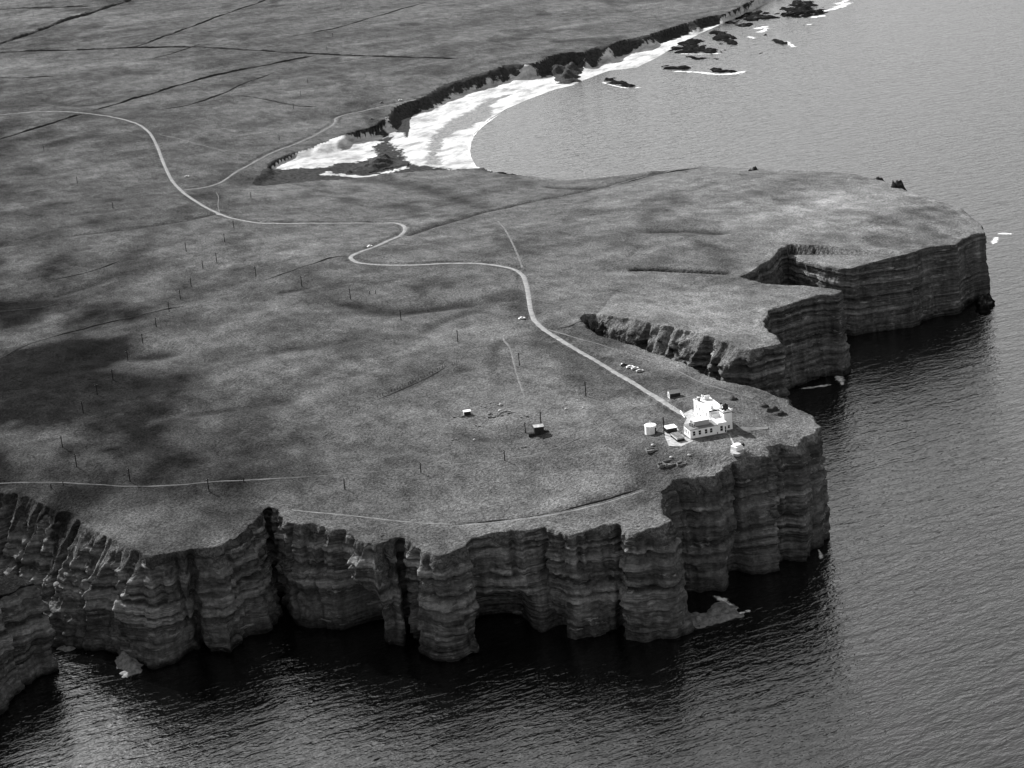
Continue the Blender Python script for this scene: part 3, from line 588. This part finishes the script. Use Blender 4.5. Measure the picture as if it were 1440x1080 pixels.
# wave-cut ledges at the foot of the near cliff and tip
for k, (pts, h, lab) in enumerate([([(850,872),(890,868),(940,866),(990,858),(1012,842),(1040,855),(1046,864),(1010,876),(975,880),(940,886),(900,878)], 1.6, 'low wave washed ledge at the cliff foot below the lighthouse'),
   ([(160,925),(185,905),(200,925),(198,945),(180,950),(165,940)], 6, 'pale pointed slab at the foot of the left buttress'),
   ([(52,885),(70,885),(100,905),(104,912),(88,916),(60,900)], 7, 'pale slanting slab below the left promontory'), ([(1372,425),(1392,415),(1400,428),(1388,440),(1375,436)], 6, 'dark rocks at the sea foot of the far headland tip')]):
    tag(mound('rock_ledge', np.array([P(a, b, .5)[:2] for a, b in pts]), 0, h, 'ledge_rock' if k < 3 else 'dark_rock', 1.0, 260+k, .5, .45 if k in (1, 2) else .16), lab, 'rocks')

# ------------------------------------------------------------------ surf
def surf(px, wdt, z=.12):
    p = smooth([P(a, b, 0) for a, b in px], 1.5)[:, :2]; t = np.gradient(p, axis=0); t /= np.linalg.norm(t, axis=1, keepdims=True); n = np.stack([-t[:,1], t[:,0]], 1)
    V, E_ = [], []; L = len(p); tap = np.minimum(1, np.minimum(np.arange(L), np.arange(L)[::-1])/(L*.2)+.15)
    for c in np.linspace(-.5, .5, 7):
        q = p + n*(c*wdt*(1+.5*fbm(np.arange(L)/6., 0, 0, 3, 97)))[:, None]; V.append(np.column_stack([q, np.full(L, z+.01*c)])); E_.append((1-abs(2*c)**1.5)*tap)
    V = np.concatenate(V); i0 = (np.arange(6)[:,None]*L+np.arange(L-1)[None]).ravel()
    me = npmesh('surf', V, np.column_stack([i0, i0+1, i0+L+1, i0+L])); me.flip_normals(); fattr(me, 'edge', np.concatenate(E_)); kind(link('surf', me, 'foam'), 'stuff')
Z4 = lambda L_: [(740+a/2.88, b/2.88) for a, b in L_]
surf([(998,836),(1015,843),(1030,853),(1040,861)], 5.5); surf([(1036,864),(1050,860),(1058,858)], 5); surf([(905,876),(925,882),(945,887),(958,884),(975,874)], 4); surf([(957,880),(968,876),(982,873)], 6)
surf([(880,871),(920,876),(960,868),(1000,866),(1030,866)], 3); 
surf([(1172,520),(1180,530),(1186,545)], 9); surf([(1120,548),(1150,544),(1175,540)], 5); surf([(1395,345),(1400,338),(1404,332)], 7); surf([(1398,330),(1412,328),(1428,330)], 6); surf([(1330,425),(1350,420),(1372,408)], 5)
surf([(1385,410),(1388,420),(1392,432)], 6); surf([(1150,772),(1156,782),(1152,790)], 3)
surf(Z4([(555,288),(620,290),(700,292),(770,303),(840,300),(905,285)]), 16); surf(Z4([(800,300),(850,298),(900,285)]), 18); surf(Z4([(1040,165),(1070,180),(1090,195)]), 16); surf(Z4([(925,120),(950,112),(990,105)]), 20); surf(Z4([(930,135),(965,125),(975,110)]), 18)
surf(Z4([(1130,100),(1160,98)]), 14); surf(Z4([(1140,72),(1180,68),(1220,62)]), 24); surf(Z4([(1160,40),(1220,45),(1280,25),(1310,5)]), 30); surf(Z4([(1230,20),(1270,15),(1320,-10)]), 22); surf(Z4([(440,358),(460,352)]), 10)
surf(Z4([(300,330),(360,350),(430,360)]), 8); surf(Z4([(600,218),(700,220),(815,216)]), 8); surf(Z4([(880,150),(910,150),(930,158)]), 10)
surf([(660,232),(655,217),(655,203),(663,187),(686,166),(710,152),(740,139),(780,124)], 9); surf([(664,234),(660,217),(660,203),(668,187),(690,168),(716,153)], 4)

# ------------------------------------------------------------------ lighthouse station
g0 = H1(95, 885); LX, LY, LA = 84.6, 877.3, math.radians(15.5)
def loc(px, py, h=0):                          # picture point on the station ground -> local a, b
    q = P(px, py, g0+h); dx, dy = q[0]-LX, q[1]-LY; return dx*math.cos(LA)+dy*math.sin(LA), -dx*math.sin(LA)+dy*math.cos(LA)
LHS = empty('lighthouse', (LX, LY, g0), LA); tag(LHS, 'white lighthouse with square tower, two-storey keepers block and long front wing', 'lighthouse')
def window(parent, x, z, wd_, ht, y=None, xface=None, side=-1, m='glass_dark'):
    # on a wall facing -y (y given) or facing -x (xface given)
    f = MB(); g = MB(); t = .1
    def bx(B, a0, a1, z0, z1, d0, d1):
        if y is not None: B.box(a0, a1, y-d1, y-d0, z0, z1)
        else: B.box(xface-d1, xface-d0, a0, a1, z0, z1)
    bx(g, x-wd_/2, x+wd_/2, z, z+ht, -.02, .03)
    for a0, a1, z0, z1 in ((x-wd_/2-t, x-wd_/2, z, z+ht), (x+wd_/2, x+wd_/2+t, z, z+ht), (x-wd_/2-t, x+wd_/2+t, z+ht, z+ht+t), (x-wd_/2-.15, x+wd_/2+.15, z-.14, z), (x-wd_/2, x+wd_/2, z+ht*.48, z+ht*.52)):
        bx(f, a0, a1, z0, z1, -.02, .07)
    o = g.build('window', m, parent); f.build('frame', 'whitewash', o); return o
# front wing 0..19 x 0..8
b = MB(); b.box(0, 14.6, 0, 8.3, -1.5, 4.4); W1 = b.build('wing_wall', 'whitewash', LHS)
b = MB(); b.box(-.18, 14.58, -.18, 8.5, 4.4, 4.72); b.build('wing_roof', 'roof_felt', LHS)
for x in (2.0, 5.0, 8.3, 11.0): window(LHS, x, 1.35, 1.25, 2.2, y=0)
for y in (2.0, 4.6, 6.8): window(LHS, y, 1.5, .9, 1.9, xface=0)
b = MB(); b.box(3.6, 11.4, 3.2, 8.2, 4.72, 7.0); UB = b.build('engine_room', 'grey_render', LHS); b = MB(); b.box(3.45, 11.55, 3.05, 8.35, 7.0, 7.25); b.build('engine_room_roof', 'roof_white', UB)
for k, (x, y, h) in enumerate([(2.3, 4.2, 2.6), (2.6, 3.0, 1.5), (3.0, 2.2, 1.2), (2.0, 5.2, 1.3)]):
    o = MB().cyl((x, y), .22, .22, 4.72, 4.72+h, 8).build('exhaust_pipe', 'black_paint', LHS); MB().cyl((x, y), .34, .3, 4.72+h, 4.95+h, 8).build('cap', 'black_paint', o)
# porch
b = MB(); b.box(14.6, 19.0, -.25, 8.0, -1.5, 5.3); b.build('porch_wall', 'whitewash', LHS)
b = MB(); b.box(14.45, 19.1, -.42, 8.0, 5.3, 5.62); b.build('porch_roof', 'whitewash', LHS)
window(LHS, 16.4, 1.3, 1.35, 2.6, y=-.25); window(LHS, 18.45, .2, .7, 3.1, y=-.25); window(LHS, 14.3, .1, .5, .9, y=0)
# keepers block
b = MB(); b.box(14.3, 22.6, 10.1, 30.2, -2, 8.2); b.build('block_wall', 'whitewash', LHS)
b = MB(); b.box(15.2, 20.5, 7.9, 10.2, -2, 7.2); b.build('link_wall', 'whitewash', LHS)
b = MB(); b.box(14.15, 22.75, 9.95, 30.35, 8.2, 8.35); CR = b.build('block_roof', 'roof_white', LHS)
for i, (x0, x1, y0, y1) in enumerate([(14.1,14.4,9.9,30.4),(22.5,22.8,9.9,30.4),(14.4,22.5,9.9,10.2),(14.4,22.5,30.1,30.4)]):
    MB().box(x0, x1, y0, y1, 8.15, 8.75).build('parapet', 'black_paint' if i == 2 else 'whitewash', LHS)
for y in (12.5, 17, 21.5, 26.0): 
    window(LHS, y, 1.4, .9, 1.7, xface=14.3); window(LHS, y+1, 5.0, .9, 1.7, xface=14.3)
window(LHS, 19.9, 6.0, .8, 1.3, y=10.1); window(LHS, 16.6, 5.6, .8, 1.3, y=10.1)
def chimney(x, y, wx, wy, h, pots, m='whitewash'):
    o = MB().box(x-wx/2, x+wx/2, y-wy/2, y+wy/2, 8.2, 8.2+h).build('chimney', m, LHS)
    MB().box(x-wx/2-.12, x+wx/2+.12, y-wy/2-.12, y+wy/2+.12, 8.2+h, 8.45+h).build('coping', 'whitewash', o)
    for k in range(pots):
        xx = x+(k-(pots-1)/2)*wx/max(pots, 1); MB().cyl((xx, y), .2, .16, 8.45+h, 9.35+h, 8).build('chimney_pot', 'black_paint', o)
chimney(16.0, 27.3, 1.1, 1.4, 2.0, 2, 'roof_felt'); chimney(17.2, 13.4, 1.5, 1.0, 1.6, 2); chimney(20.6, 27.8, 2.6, 1.0, 1.9, 4); chimney(21.6, 12.2, 1.2, 1.0, 1.8, 3); chimney(18.6, 28.6, .6, .9, 2.2, 1)
# tower
TX0, TX1, TY0, TY1 = 19.0, 23.4, 2.6, 7.9
b = MB(); b.box(TX0, TX1, TY0, TY1, -2, 9.0); TW = b.build('tower', 'whitewash', LHS)
MB().box(TX0-.25, TX1+.25, TY0-.25, TY1+.25, 9.0, 9.35).build('cornice', 'black_paint', TW)
for x0, x1, y0, y1 in ((TX0-.2,TX0+.1,TY0-.2,TY1+.2),(TX1-.1,TX1+.2,TY0-.2,TY1+.2),(TX0+.1,TX1-.1,TY0-.2,TY0+.1),(TX0+.1,TX1-.1,TY1-.1,TY1+.2)):
    MB().box(x0, x1, y0, y1, 9.35, 10.0).build('parapet', 'whitewash', TW)
for x in (TX0+.05, (TX0+TX1)/2, TX1-.05):
    for y in (TY0+.05, TY1-.05): MB().box(x-.35, x+.35, y-.3, y+.3, 10.0, 10.6).build('merlon', 'whitewash', TW)
cx, cy = (TX0+TX1)/2, (TY0+TY1)/2
LN = MB().cyl((cx, cy), 1.35, 1.35, 9.35, 10.5, 12).build('lantern_base', 'black_paint', LHS)
MB().cyl((cx, cy), 1.25, 1.25, 10.5, 12.0, 12).build('lantern_glass', 'glass_dark', LN)
for k in range(12):
    t = 2*PI*k/12; MB().box(cx+1.28*math.cos(t)-.05, cx+1.28*math.cos(t)+.05, cy+1.28*math.sin(t)-.05, cy+1.28*math.sin(t)+.05, 10.5, 12.0).build('glazing_bar', 'black_paint', LN)
b = MB().cyl((cx, cy), 1.5, .35, 12.0, 12.75, 12); b.cyl((cx, cy), .25, .2, 12.75, 13.2, 8); b.build('lantern_dome', 'black_paint', LN)
window(TW, 21.4, .9, 1.1, 1.5, y=TY0); window(TW, 5.2, 6, .7, 1.2, xface=TX0)
# yard and paths round the station
def slab(name, px, m, h=.12):
    pts = [loc(a, b) for a, b in px]; o = MB().prism(pts, -1.2, h).build(name, m, None, (LX, LY, g0), LA); return kind(o)
slab('concrete_yard', [(933,600),(948,596),(962,614),(975,620),(958,628),(941,627),(935,614)], 'concrete', .06)
slab('forecourt', [(962,581),(972,576),(982,577),(985,588),(972,600),(962,596),(966,588)], 'concrete', .06)
slab('foghorn_apron', [(1027,633),(1030,629),(1036,627),(1043,628),(1047,632),(1045,636),(1038,639),(1031,638)], 'concrete', .05)
slab('concrete_path', [(1034,602),(1044,600),(1062,601),(1080,600),(1080,603),(1060,605),(1044,607)], 'path', .05)
slab('concrete_path', [(1024,610),(1026,609.5),(1034,627),(1032,628)], 'concrete', .06)
# octagonal white store
q = PG(915, 609); o = empty('store_hut', q, LA)
tag(o, 'small white octagonal store with finial and dark door left of the lighthouse', 'hut')
a = [PI/8+PI/4*k for k in range(8)]; MB().prism([(2.9*math.cos(t), 2.9*math.sin(t)) for t in a], -1, 4.3).build('wall', 'whitewash', o)
b = MB(); R_ = 3.1; b.poly([(R_*math.cos(t), R_*math.sin(t), 4.3) for t in a]+[(0,0,5.0)], [(k, (k+1)%8, 8) for k in range(8)]+[tuple(range(8))[::-1]]); rf = b.build('roof', 'whitewash', o)
b = MB().cyl((0,0), .35, .25, 4.9, 5.7, 8); b.cyl((0,0), .12, .12, 5.7, 6.8, 6); b.build('finial', 'whitewash', rf)
MB().box(1.05, 2.2, -2.3, -2.0, 0, 3.2).build('door', 'black_paint', o, None, .0)
# flat roofed shed
q = PG(943, 607); o = empty('flat_roof_shed', q, LA); tag(o, 'low dark shed with white flat roof between white store and lighthouse wing', 'shed')
MB().box(-2.6, 2.6, -2.4, 2.4, -1, 2.5).build('wall', 'tarred_wood', o); MB().box(-2.85, 2.85, -2.65, 2.65, 2.5, 2.75).build('roof', 'roof_white', o); MB().box(-2.66, -2.58, -1, .6, 0, 2).build('door', 'black_paint', o)
# air receivers
q = PG(953, 617); o = empty('tank_rack', q, LA); tag(o, 'rack of round steel air tanks in two rows beside lighthouse wing', 'tanks')
MB().box(-1.9, 1.9, -4.6, 4.6, -.5, .9).build('base', 'tarred_wood', o)
for r_, x in enumerate((-1.0, 1.0)):
    for k in range(7):
        t = MB().cylx(-4.0+1.33*k, 1.5, .5, x-.92, x+.92, 10).build('tank', 'steel', o, smooth=False); MB().cylx(-4.0+1.33*k, 1.5, .42, x-1.04, x-.92, 8).build('end_cap', 'whitewash', t)
# foghorn house
q = PG(1037, 634); o = empty('foghorn_house', q, LA+.3); tag(o, 'bright white foghorn house with black horn at the cliff edge', 'foghorn')
MB().box(-2.4, 1.8, -2.0, 2.0, -1, 2.7).build('wall', 'whitewash', o); b = MB().cyl((0,0), 2.4, 1.7, 2.7, 3.5, 12); b.build('roof', 'whitewash', o)
b = MB(); b.cylx(-.4, 2.3, .35, 1.8, 2.6, 10); b.poly([(2.6, -.4+.35*math.cos(t), 2.3+.35*math.sin(t)) for t in np.linspace(0, 2*PI, 11)[:-1]]+[(3.6, -.4+.95*math.cos(t), 2.3+.95*math.sin(t)) for t in np.linspace(0, 2*PI, 11)[:-1]], [(i, (i+1)%10, 10+(i+1)%10, 10+i) for i in range(10)]); b.build('horn', 'black_paint', o)
b = MB().cyl((-.6, -.2), 3.2, 2.9, -1.5, .35, 20); b.build('plinth', 'whitewash', o)
# gabled garage by the road
q = PG(948, 557); o = empty('garage', q, math.radians(12)); tag(o, 'small gabled garage with white end beside the straight road', 'garage')
b = MB(); b.box(-2.9, 2.9, -1.7, 1.7, -1, 2.2); b.build('wall', 'tarred_wood', o)
b = MB(); b.poly([(-3.0,-1.72,-1),(-3.0,1.72,-1),(-3.0,1.72,2.2),(-3.0,0,3.3),(-3.0,-1.72,2.2),(-2.9,-1.72,-1),(-2.9,1.72,-1),(-2.9,1.72,2.2),(-2.9,0,3.3),(-2.9,-1.72,2.2)], [(0,1,2,3,4),(9,8,7,6,5),(0,5,6,1),(1,6,7,2),(2,7,8,3),(3,8,9,4),(4,9,5,0)]); g_ = b.build('gable_wall', 'whitewash', o)
b = MB()
for s_ in (-1, 1): b.poly([(-3.1, s_*2.0, 2.05),(3.1, s_*2.0, 2.05),(3.1, 0, 3.4),(-3.1, 0, 3.4),(-3.1, s_*2.0, 2.2),(3.1, s_*2.0, 2.2),(3.1, 0, 3.55),(-3.1, 0, 3.55)], [(0,1,2,3),(4,7,6,5),(0,4,5,1),(1,5,6,2),(3,2,6,7),(0,3,7,4)])
b.build('roof', 'grey_render', o); MB().box(-3.06, -3.01, -1.1, 1.1, 0, 2.1).build('door', 'car_grey', o)
# big dark hut with poles, and wartime camp remains
q = PG(758, 610); o = empty('dark_hut', q, math.radians(8)); tag(o, 'tall black square hut with pale flat roof alone on the moor', 'hut')
MB().box(-2.4, 2.4, -2.0, 2.0, -1, 4.2).build('wall', 'tarred_wood', o); MB().box(-2.65, 2.65, -2.25, 2.25, 4.2, 4.45).build('roof', 'concrete', o); MB().box(-.5, .5, -2.06, -2.0, 0, 2.1).build('door', 'black_paint', o)
b = MB(); b.box(-5.5, -2.6, -1.5, -.2, -.6, 1.1); b.box(2.6, 5.0, -.5, 1.2, -.6, 1.3); b.build('lean_to', 'tarred_wood', o)
q = PG(657, 583); o = empty('camp_hut', q, math.radians(10)); tag(o, 'small dark hut with white roof at the ruined camp', 'hut')
MB().box(-1.8, 1.8, -1.2, 1.2, -.6, 2.0).build('wall', 'tarred_wood', o); MB().box(-2.0, 2.0, -1.45, 1.45, 2.0, 2.22).build('roof', 'whitewash', o); MB().box(-1.87, -1.8, -.5, .5, 0, 1.8).build('door', 'whitewash', o)
def rubble(px, py, r, n, sz, seed, label, m='rubble', cat='rubble'):
    rs = random.Random(seed); q = PG(px, py); o = empty('rubble_heap', q); tag(o, label, cat)
    for k in range(n):
        t, d = rs.uniform(0, 2*PI), r*math.sqrt(rs.random()); x, y = d*math.cos(t)*1.5, d*math.sin(t); s = sz*rs.uniform(.4, 1.2); z = H1(q[0]+x, q[1]+y)-q[2]; a = rs.uniform(0, PI)
        pts = [(x+s*rs.uniform(.6, 1.1)*math.cos(a+j*PI/3), y+s*rs.uniform(.6, 1.1)*math.sin(a+j*PI/3)) for j in range(6)]; MB().prism(pts, z-.4, z+s*rs.uniform(.5, 1.0)).build('stone', m, o)
    return None
rubble(702, 583, 4.5, 26, .9, 1, 'dark rubble heap in the middle of the ruined camp'); rubble(735, 586, 3, 10, .6, 2, 'scattered stones at the right end of the ruined camp')
rubble(645, 586, 2, 8, .7, 3, 'low rubble beside the small white-roofed hut'); rubble(663, 600, 4, 12, .5, 4, 'broken edge of the ruined camp nearest the viewer'); rubble(640, 620, 2.5, 6, .6, 5, 'loose dark stones below the ruined camp')
rubble(690, 570, 5, 12, .5, 6, 'thin scatter of stones along the back of the ruined camp'); rubble(735, 630, 2, 5, .7, 7, 'small dark stones between the black hut and the footpath')
for px, py, s, lab in [(703,578.5,1.0,'pale concrete block on the camp rubble heap'),(704,570,1.0,'upright white post stone behind the ruined camp'),(667,619,.7,'pale flat stone left of the black hut'),(796,576,.8,'white stone on the bare patch, left of a pair'),(820,574,.7,'white stone on the bare patch, right of a pair'),
                       (969,641,.9,'white round boulder on the grass below the lighthouse wing'),(944,644,.9,'pale stone at the corner of the foundations near the cliff edge'),(918,627,1.0,'pale slab edge beside the white store')]:
    q = PG(px, py); rs = random.Random(px); me = bpy.data.meshes.new('white_stone'); bm = bmesh.new(); bmesh.ops.create_icosphere(bm, subdivisions=2, radius=s)
    for v in bm.verts: v.co *= 1+.22*mn.noise(v.co*1.7+Vector((px, py, 0))); v.co.z = v.co.z*.75+s*.4
    bm.to_mesh(me); bm.free(); tag(link('white_stone', me, 'stone', None, tuple(q)), lab, 'stone')
def foundation(px, py, wx, wy, rz, label, seed):
    rs = random.Random(seed); q = PG(px, py); o = empty('foundation', q, rz); tag(o, label, 'ruin')
    for x0, x1, y0, y1 in ((-wx,wx,-wy-.3,-wy),(-wx,wx,wy,wy+.3),(-wx-.3,-wx,-wy,wy),(wx,wx+.3,-wy,wy)): MB().box(x0, x1, y0, y1, -.6, (rs.uniform(.5, 1.3) if seed < 5 else .25)).build('wall', 'rubble', o)
    MB().box(-wx, wx, -wy, wy, -.6, .12).build('floor', 'path', o)
foundation(943, 652, 3.2, 2.2, .3, 'broken square foundation near the cliff edge below the lighthouse', 1); foundation(932, 655, 2.0, 1.4, .25, 'small dark roofless pit left of the broken foundation', 2)
foundation(958, 653, 2.0, 1.2, .3, 'small dark roofless pit right of the broken foundation', 3); foundation(918, 633, 3.0, 1.6, .2, 'low slab foundation below the white octagonal store', 4); foundation(728, 577, 3.6, 2.4, .2, 'pale concrete floor at the right of the ruined camp', 5)
for px, py, lab in [(1076,572,'dark turf heap nearest the lighthouse in a row of three'),(1086,577,'middle dark turf heap in a row of three'),(1098,583,'dark turf heap nearest the headland tip in a row of three'),(1029,562,'low dark turf heap behind the keepers block')]:
    q = PG(px, py); a = np.linspace(0, 2*PI, 11)[:-1]
    tag(mound('turf_heap', np.column_stack([q[0]+3.2*np.cos(a), q[1]+2.4*np.sin(a)]), q[2]-.5, 2.2, 'turf_wall', .6, int(px), .4), lab, 'heap')
# low wall along the forecourt
q0, q1 = PG(957, 580), PG(965, 590); 
b = MB(); d = q1-q0; L_ = np.hypot(d[0], d[1]); b.box(0, L_, -.2, .2, -.5, 1.1); tag(b.build('yard_wall', 'whitewash', None, tuple(q0), math.atan2(d[1], d[0])), 'short white wall where the road meets the lighthouse forecourt', 'wall')

# ------------------------------------------------------------------ cars
def car(px, py, rz, paint, label, van=False):
    q = PG(px, py); q[2] += .1; o = empty('parked_car', q, rz); tag(o, label, 'car', 'cars')
    pr = [(-2.05,.32),(-2.1,.75),(-1.95,.95),(-1.1,.98),(-.75,1.02),(1.05,1.0),(1.95,.88),(2.1,.7),(2.08,.32)]
    def ext(p, w0, w1=None, z_=None):
        B = MB(); n = len(p); w1 = w0 if w1 is None else w1; ws = [w0+(w1-w0)*max(0, (z-.9))/.6 for x, z in p]
        return B.poly([(x, -w_, z) for (x, z), w_ in zip(p, ws)]+[(x, w_, z) for (x, z), w_ in zip(p, ws)], [tuple(range(n))[::-1], tuple(range(n, 2*n))]+[(i, (i+1)%n, n+(i+1)%n, n+i) for i in range(n)])
    ext(pr, .8).build('body', paint, o)
    ext([(-1.5,.96),(-1.0,1.36),(.35,1.38),(1.0,.98)], .74, .6).build('glasshouse', 'glass_dark', o)
    ext([(-1.08,1.35),(-.95,1.45),(.25,1.47),(.42,1.36)], .62, .58).build('roof', paint, o)
    for x in (-1.3, 1.3):
        for y in (-.78, .62): 
            t = MB().cyly(x, .31, .31, y, y+.16, 12).build('wheel', 'tyre', o); MB().cyly(x, .31, .15, y-.02 if y < 0 else y+.16, y if y < 0 else y+.18, 8).build('hub', 'chrome', t)
    for x in (-2.16, 2.1): MB().box(x, x+.08, -.78, .78, .42, .54).build('bumper', 'chrome', o)
    for y in (-.6, .6): MB().cylx(y, .7, .1, 2.05, 2.13, 8).build('headlight', 'chrome', o)
ca = math.radians(10)
car(877, 514, ca+.15, 'car_dark', 'dark car parked alone at the upper end of the roadside row', )
car(886, 517.5, ca, 'car_white', 'white car second in the roadside row'); car(893, 519.5, ca, 'car_pale', 'pale car third in the roadside row'); car(900, 523, ca-.1, 'car_grey', 'grey car at the lighthouse end of the roadside row')
car(734, 449, .3, 'car_white', 'white car beside the road where it bends towards the lighthouse'); car(520, 347.5, .6, 'car_white', 'white car on the verge inside the hairpin bend')
car(563, 141.5, .2, 'car_white', 'white car at the end of the beach track'); car(537, 145, .2, 'car_dark', 'dark car on the beach track'); car(263, 249, .1, 'car_pale', 'pale car on the grass by the road fork'); car(523, 168, .1, 'car_dark', 'dark car on the dune top nearest the sand hollow')

# ------------------------------------------------------------------ poles
def pole_mesh(h):
    return MB().cyl((0,0), .29, .23, -1, h, 8)
PM = {}
def pole(px, py, h, label, group='poles along the overhead lines', arm=True, rz=.6):
    q = PG(px, py); o = empty('telegraph_pole', q, rz); tag(o, label, 'pole', group)
    if h not in PM:
        a_ = pole_mesh(h).build('shaft', 'wood_pole', o); b_ = MB().box(-.95, .95, -.08, .08, h-.7, h-.52).build('crossarm', 'wood_pole', o); c_ = []
        for x in (-.85, -.4, .4, .85): c_.append(MB().cyl((x, 0), .06, .05, h-.52, h-.3, 6).build('insulator', 'chrome', b_))
        PM[h] = (a_, b_, c_)
    else:
        a0, b0, c0 = PM[h]
        a_ = a0.copy(); COL.objects.link(a_); a_.parent = o; b_ = b0.copy(); COL.objects.link(b_); b_.parent = o
        for k in c0: k_ = k.copy(); COL.objects.link(k_); k_.parent = b_
LA_ = [(88,629),(117,580),(137,555),(159,534),(180,507),(201,483),(220,460),(238,438),(254,421),(269,403),(285.5,378),(316,340),(329,321)]
ordn = ['first','second','third','fourth','fifth','sixth','seventh','eighth','ninth','tenth','eleventh','twelfth','thirteenth']
for k, (x, y) in enumerate(LA_): pole(x, y, 6.5, f'{ordn[k]} pole from the bottom in the line climbing the left moor')
for k, (x, y) in enumerate([(262,354),(305,369),(360,388.5),(424.6,403),(493,421),(564,451),(644,481),(730.5,514),(824,557)]): pole(x, y, 7.5 if k < 8 else 8.5, f'{ordn[k]} pole from the left in the line descending to the lighthouse', rz=-.4)
for k, (x, y) in enumerate([(108,657),(183,677),(294,691),(485,688),(592,665),(710,648)]): pole(x, y, 7.0 if k < 3 else 5.5, f'{ordn[k]} pole from the left in the line along the near footpath', rz=1.2)
for x, y, h, lab in [(934,612,9.5,'tall thin pole behind the white octagonal store'),(761,598,7.5,'tall pole behind the black hut'),(739,608.5,5.5,'short pole left of the black hut'),(62,213,6,'pole on the moor below the dyke at the left edge'),(109,258,6.5,'pole on the dark moor left of the road'),(159,293,5,'short pole on the moor above the ditch'),
   (413,153,6,'far pole nearest the forked track'),(423,135,6,'far pole second above the forked track'),(433,117,6,'far pole third above the forked track'),(460,72,6,'far pole at the long level field wall'),(468,52,6,'far pole beyond the long level field wall'),(393,197,6,'pole beside the beach track'),(353,278,5,'pole beyond the road near the sand hollow'),(47,22,6,'farthest pole in the top left field')]:
    pole(x, y, h, lab)
for x, y, h, lab in [(72,686,1.9,'left of two stout posts on the near footpath'),(89,682,1.9,'right of two stout posts on the near footpath'),(343,678,2.0,'single stout post beside the near footpath'),(520,414,2.2,'left of two short posts by the hairpin hollow'),(528,413,2.2,'right of two short posts by the hairpin hollow'),(948,575,1.3,'short white post beside the straight road')]:
    q = PG(x, y); o = MB(); o.cyl((0,0), .24, .22, -.5, h, 8); o.cyl((0,0), .26, .1, h, h+.15, 8); tag(o.build('marker_post', 'wood_pole' if x != 948 else 'whitewash', None, tuple(q)), lab, 'post')
# fences
def fence(a, b, n, h, label, tr=.12):
    A, B = PG(*a), PG(*b); o = empty('fence', A, 0); tag(o, label, 'fence'); rs = random.Random(n); d = B-A
    for k in range(n):
        t = (k+rs.uniform(-.15, .15))/(n-1); x, y = A[0]+d[0]*t, A[1]+d[1]*t; z = H1(x, y)-A[2]
        MB().cyl((0, 0), tr, tr*.8, -.5, h*rs.uniform(.75, 1.15), 6).build('post', 'wood_pole', o, (x-A[0], y-A[1], z))
    return o
fence((531,559), (626,515), 26, 1.5, 'row of dark fence posts over a turf bank on the moor', .17); fence((490,583), (506,575), 6, 1.2, 'short run of stumps left of the long fence row'); fence((636,513), (648,508), 5, 1.3, 'short run of stumps right of the long fence row')
fence((1051,492), (1083,437), 14, 1.1, 'thin fence along the cliff edge beyond the long geo', .09); fence((822,441), (1055,488), 40, 1.1, 'thin fence along the upper edge of the long geo', .09)
fence((905,612), (930,660), 12, 1.1, 'thin fence on the grass left of the white store', .08); fence((764,455), (1010,540), 44, 1.0, 'thin fence between the straight road and the long geo', .08)
dyke([(531,560),(580,538),(626,516)], 1.6, .6, 'dark turf bank under the fence row on the moor')
print('OBJS', len(bpy.data.objects), 'TRIS', sum(len(o.data.polygons)*2 for o in bpy.data.objects if o.type == 'MESH'))
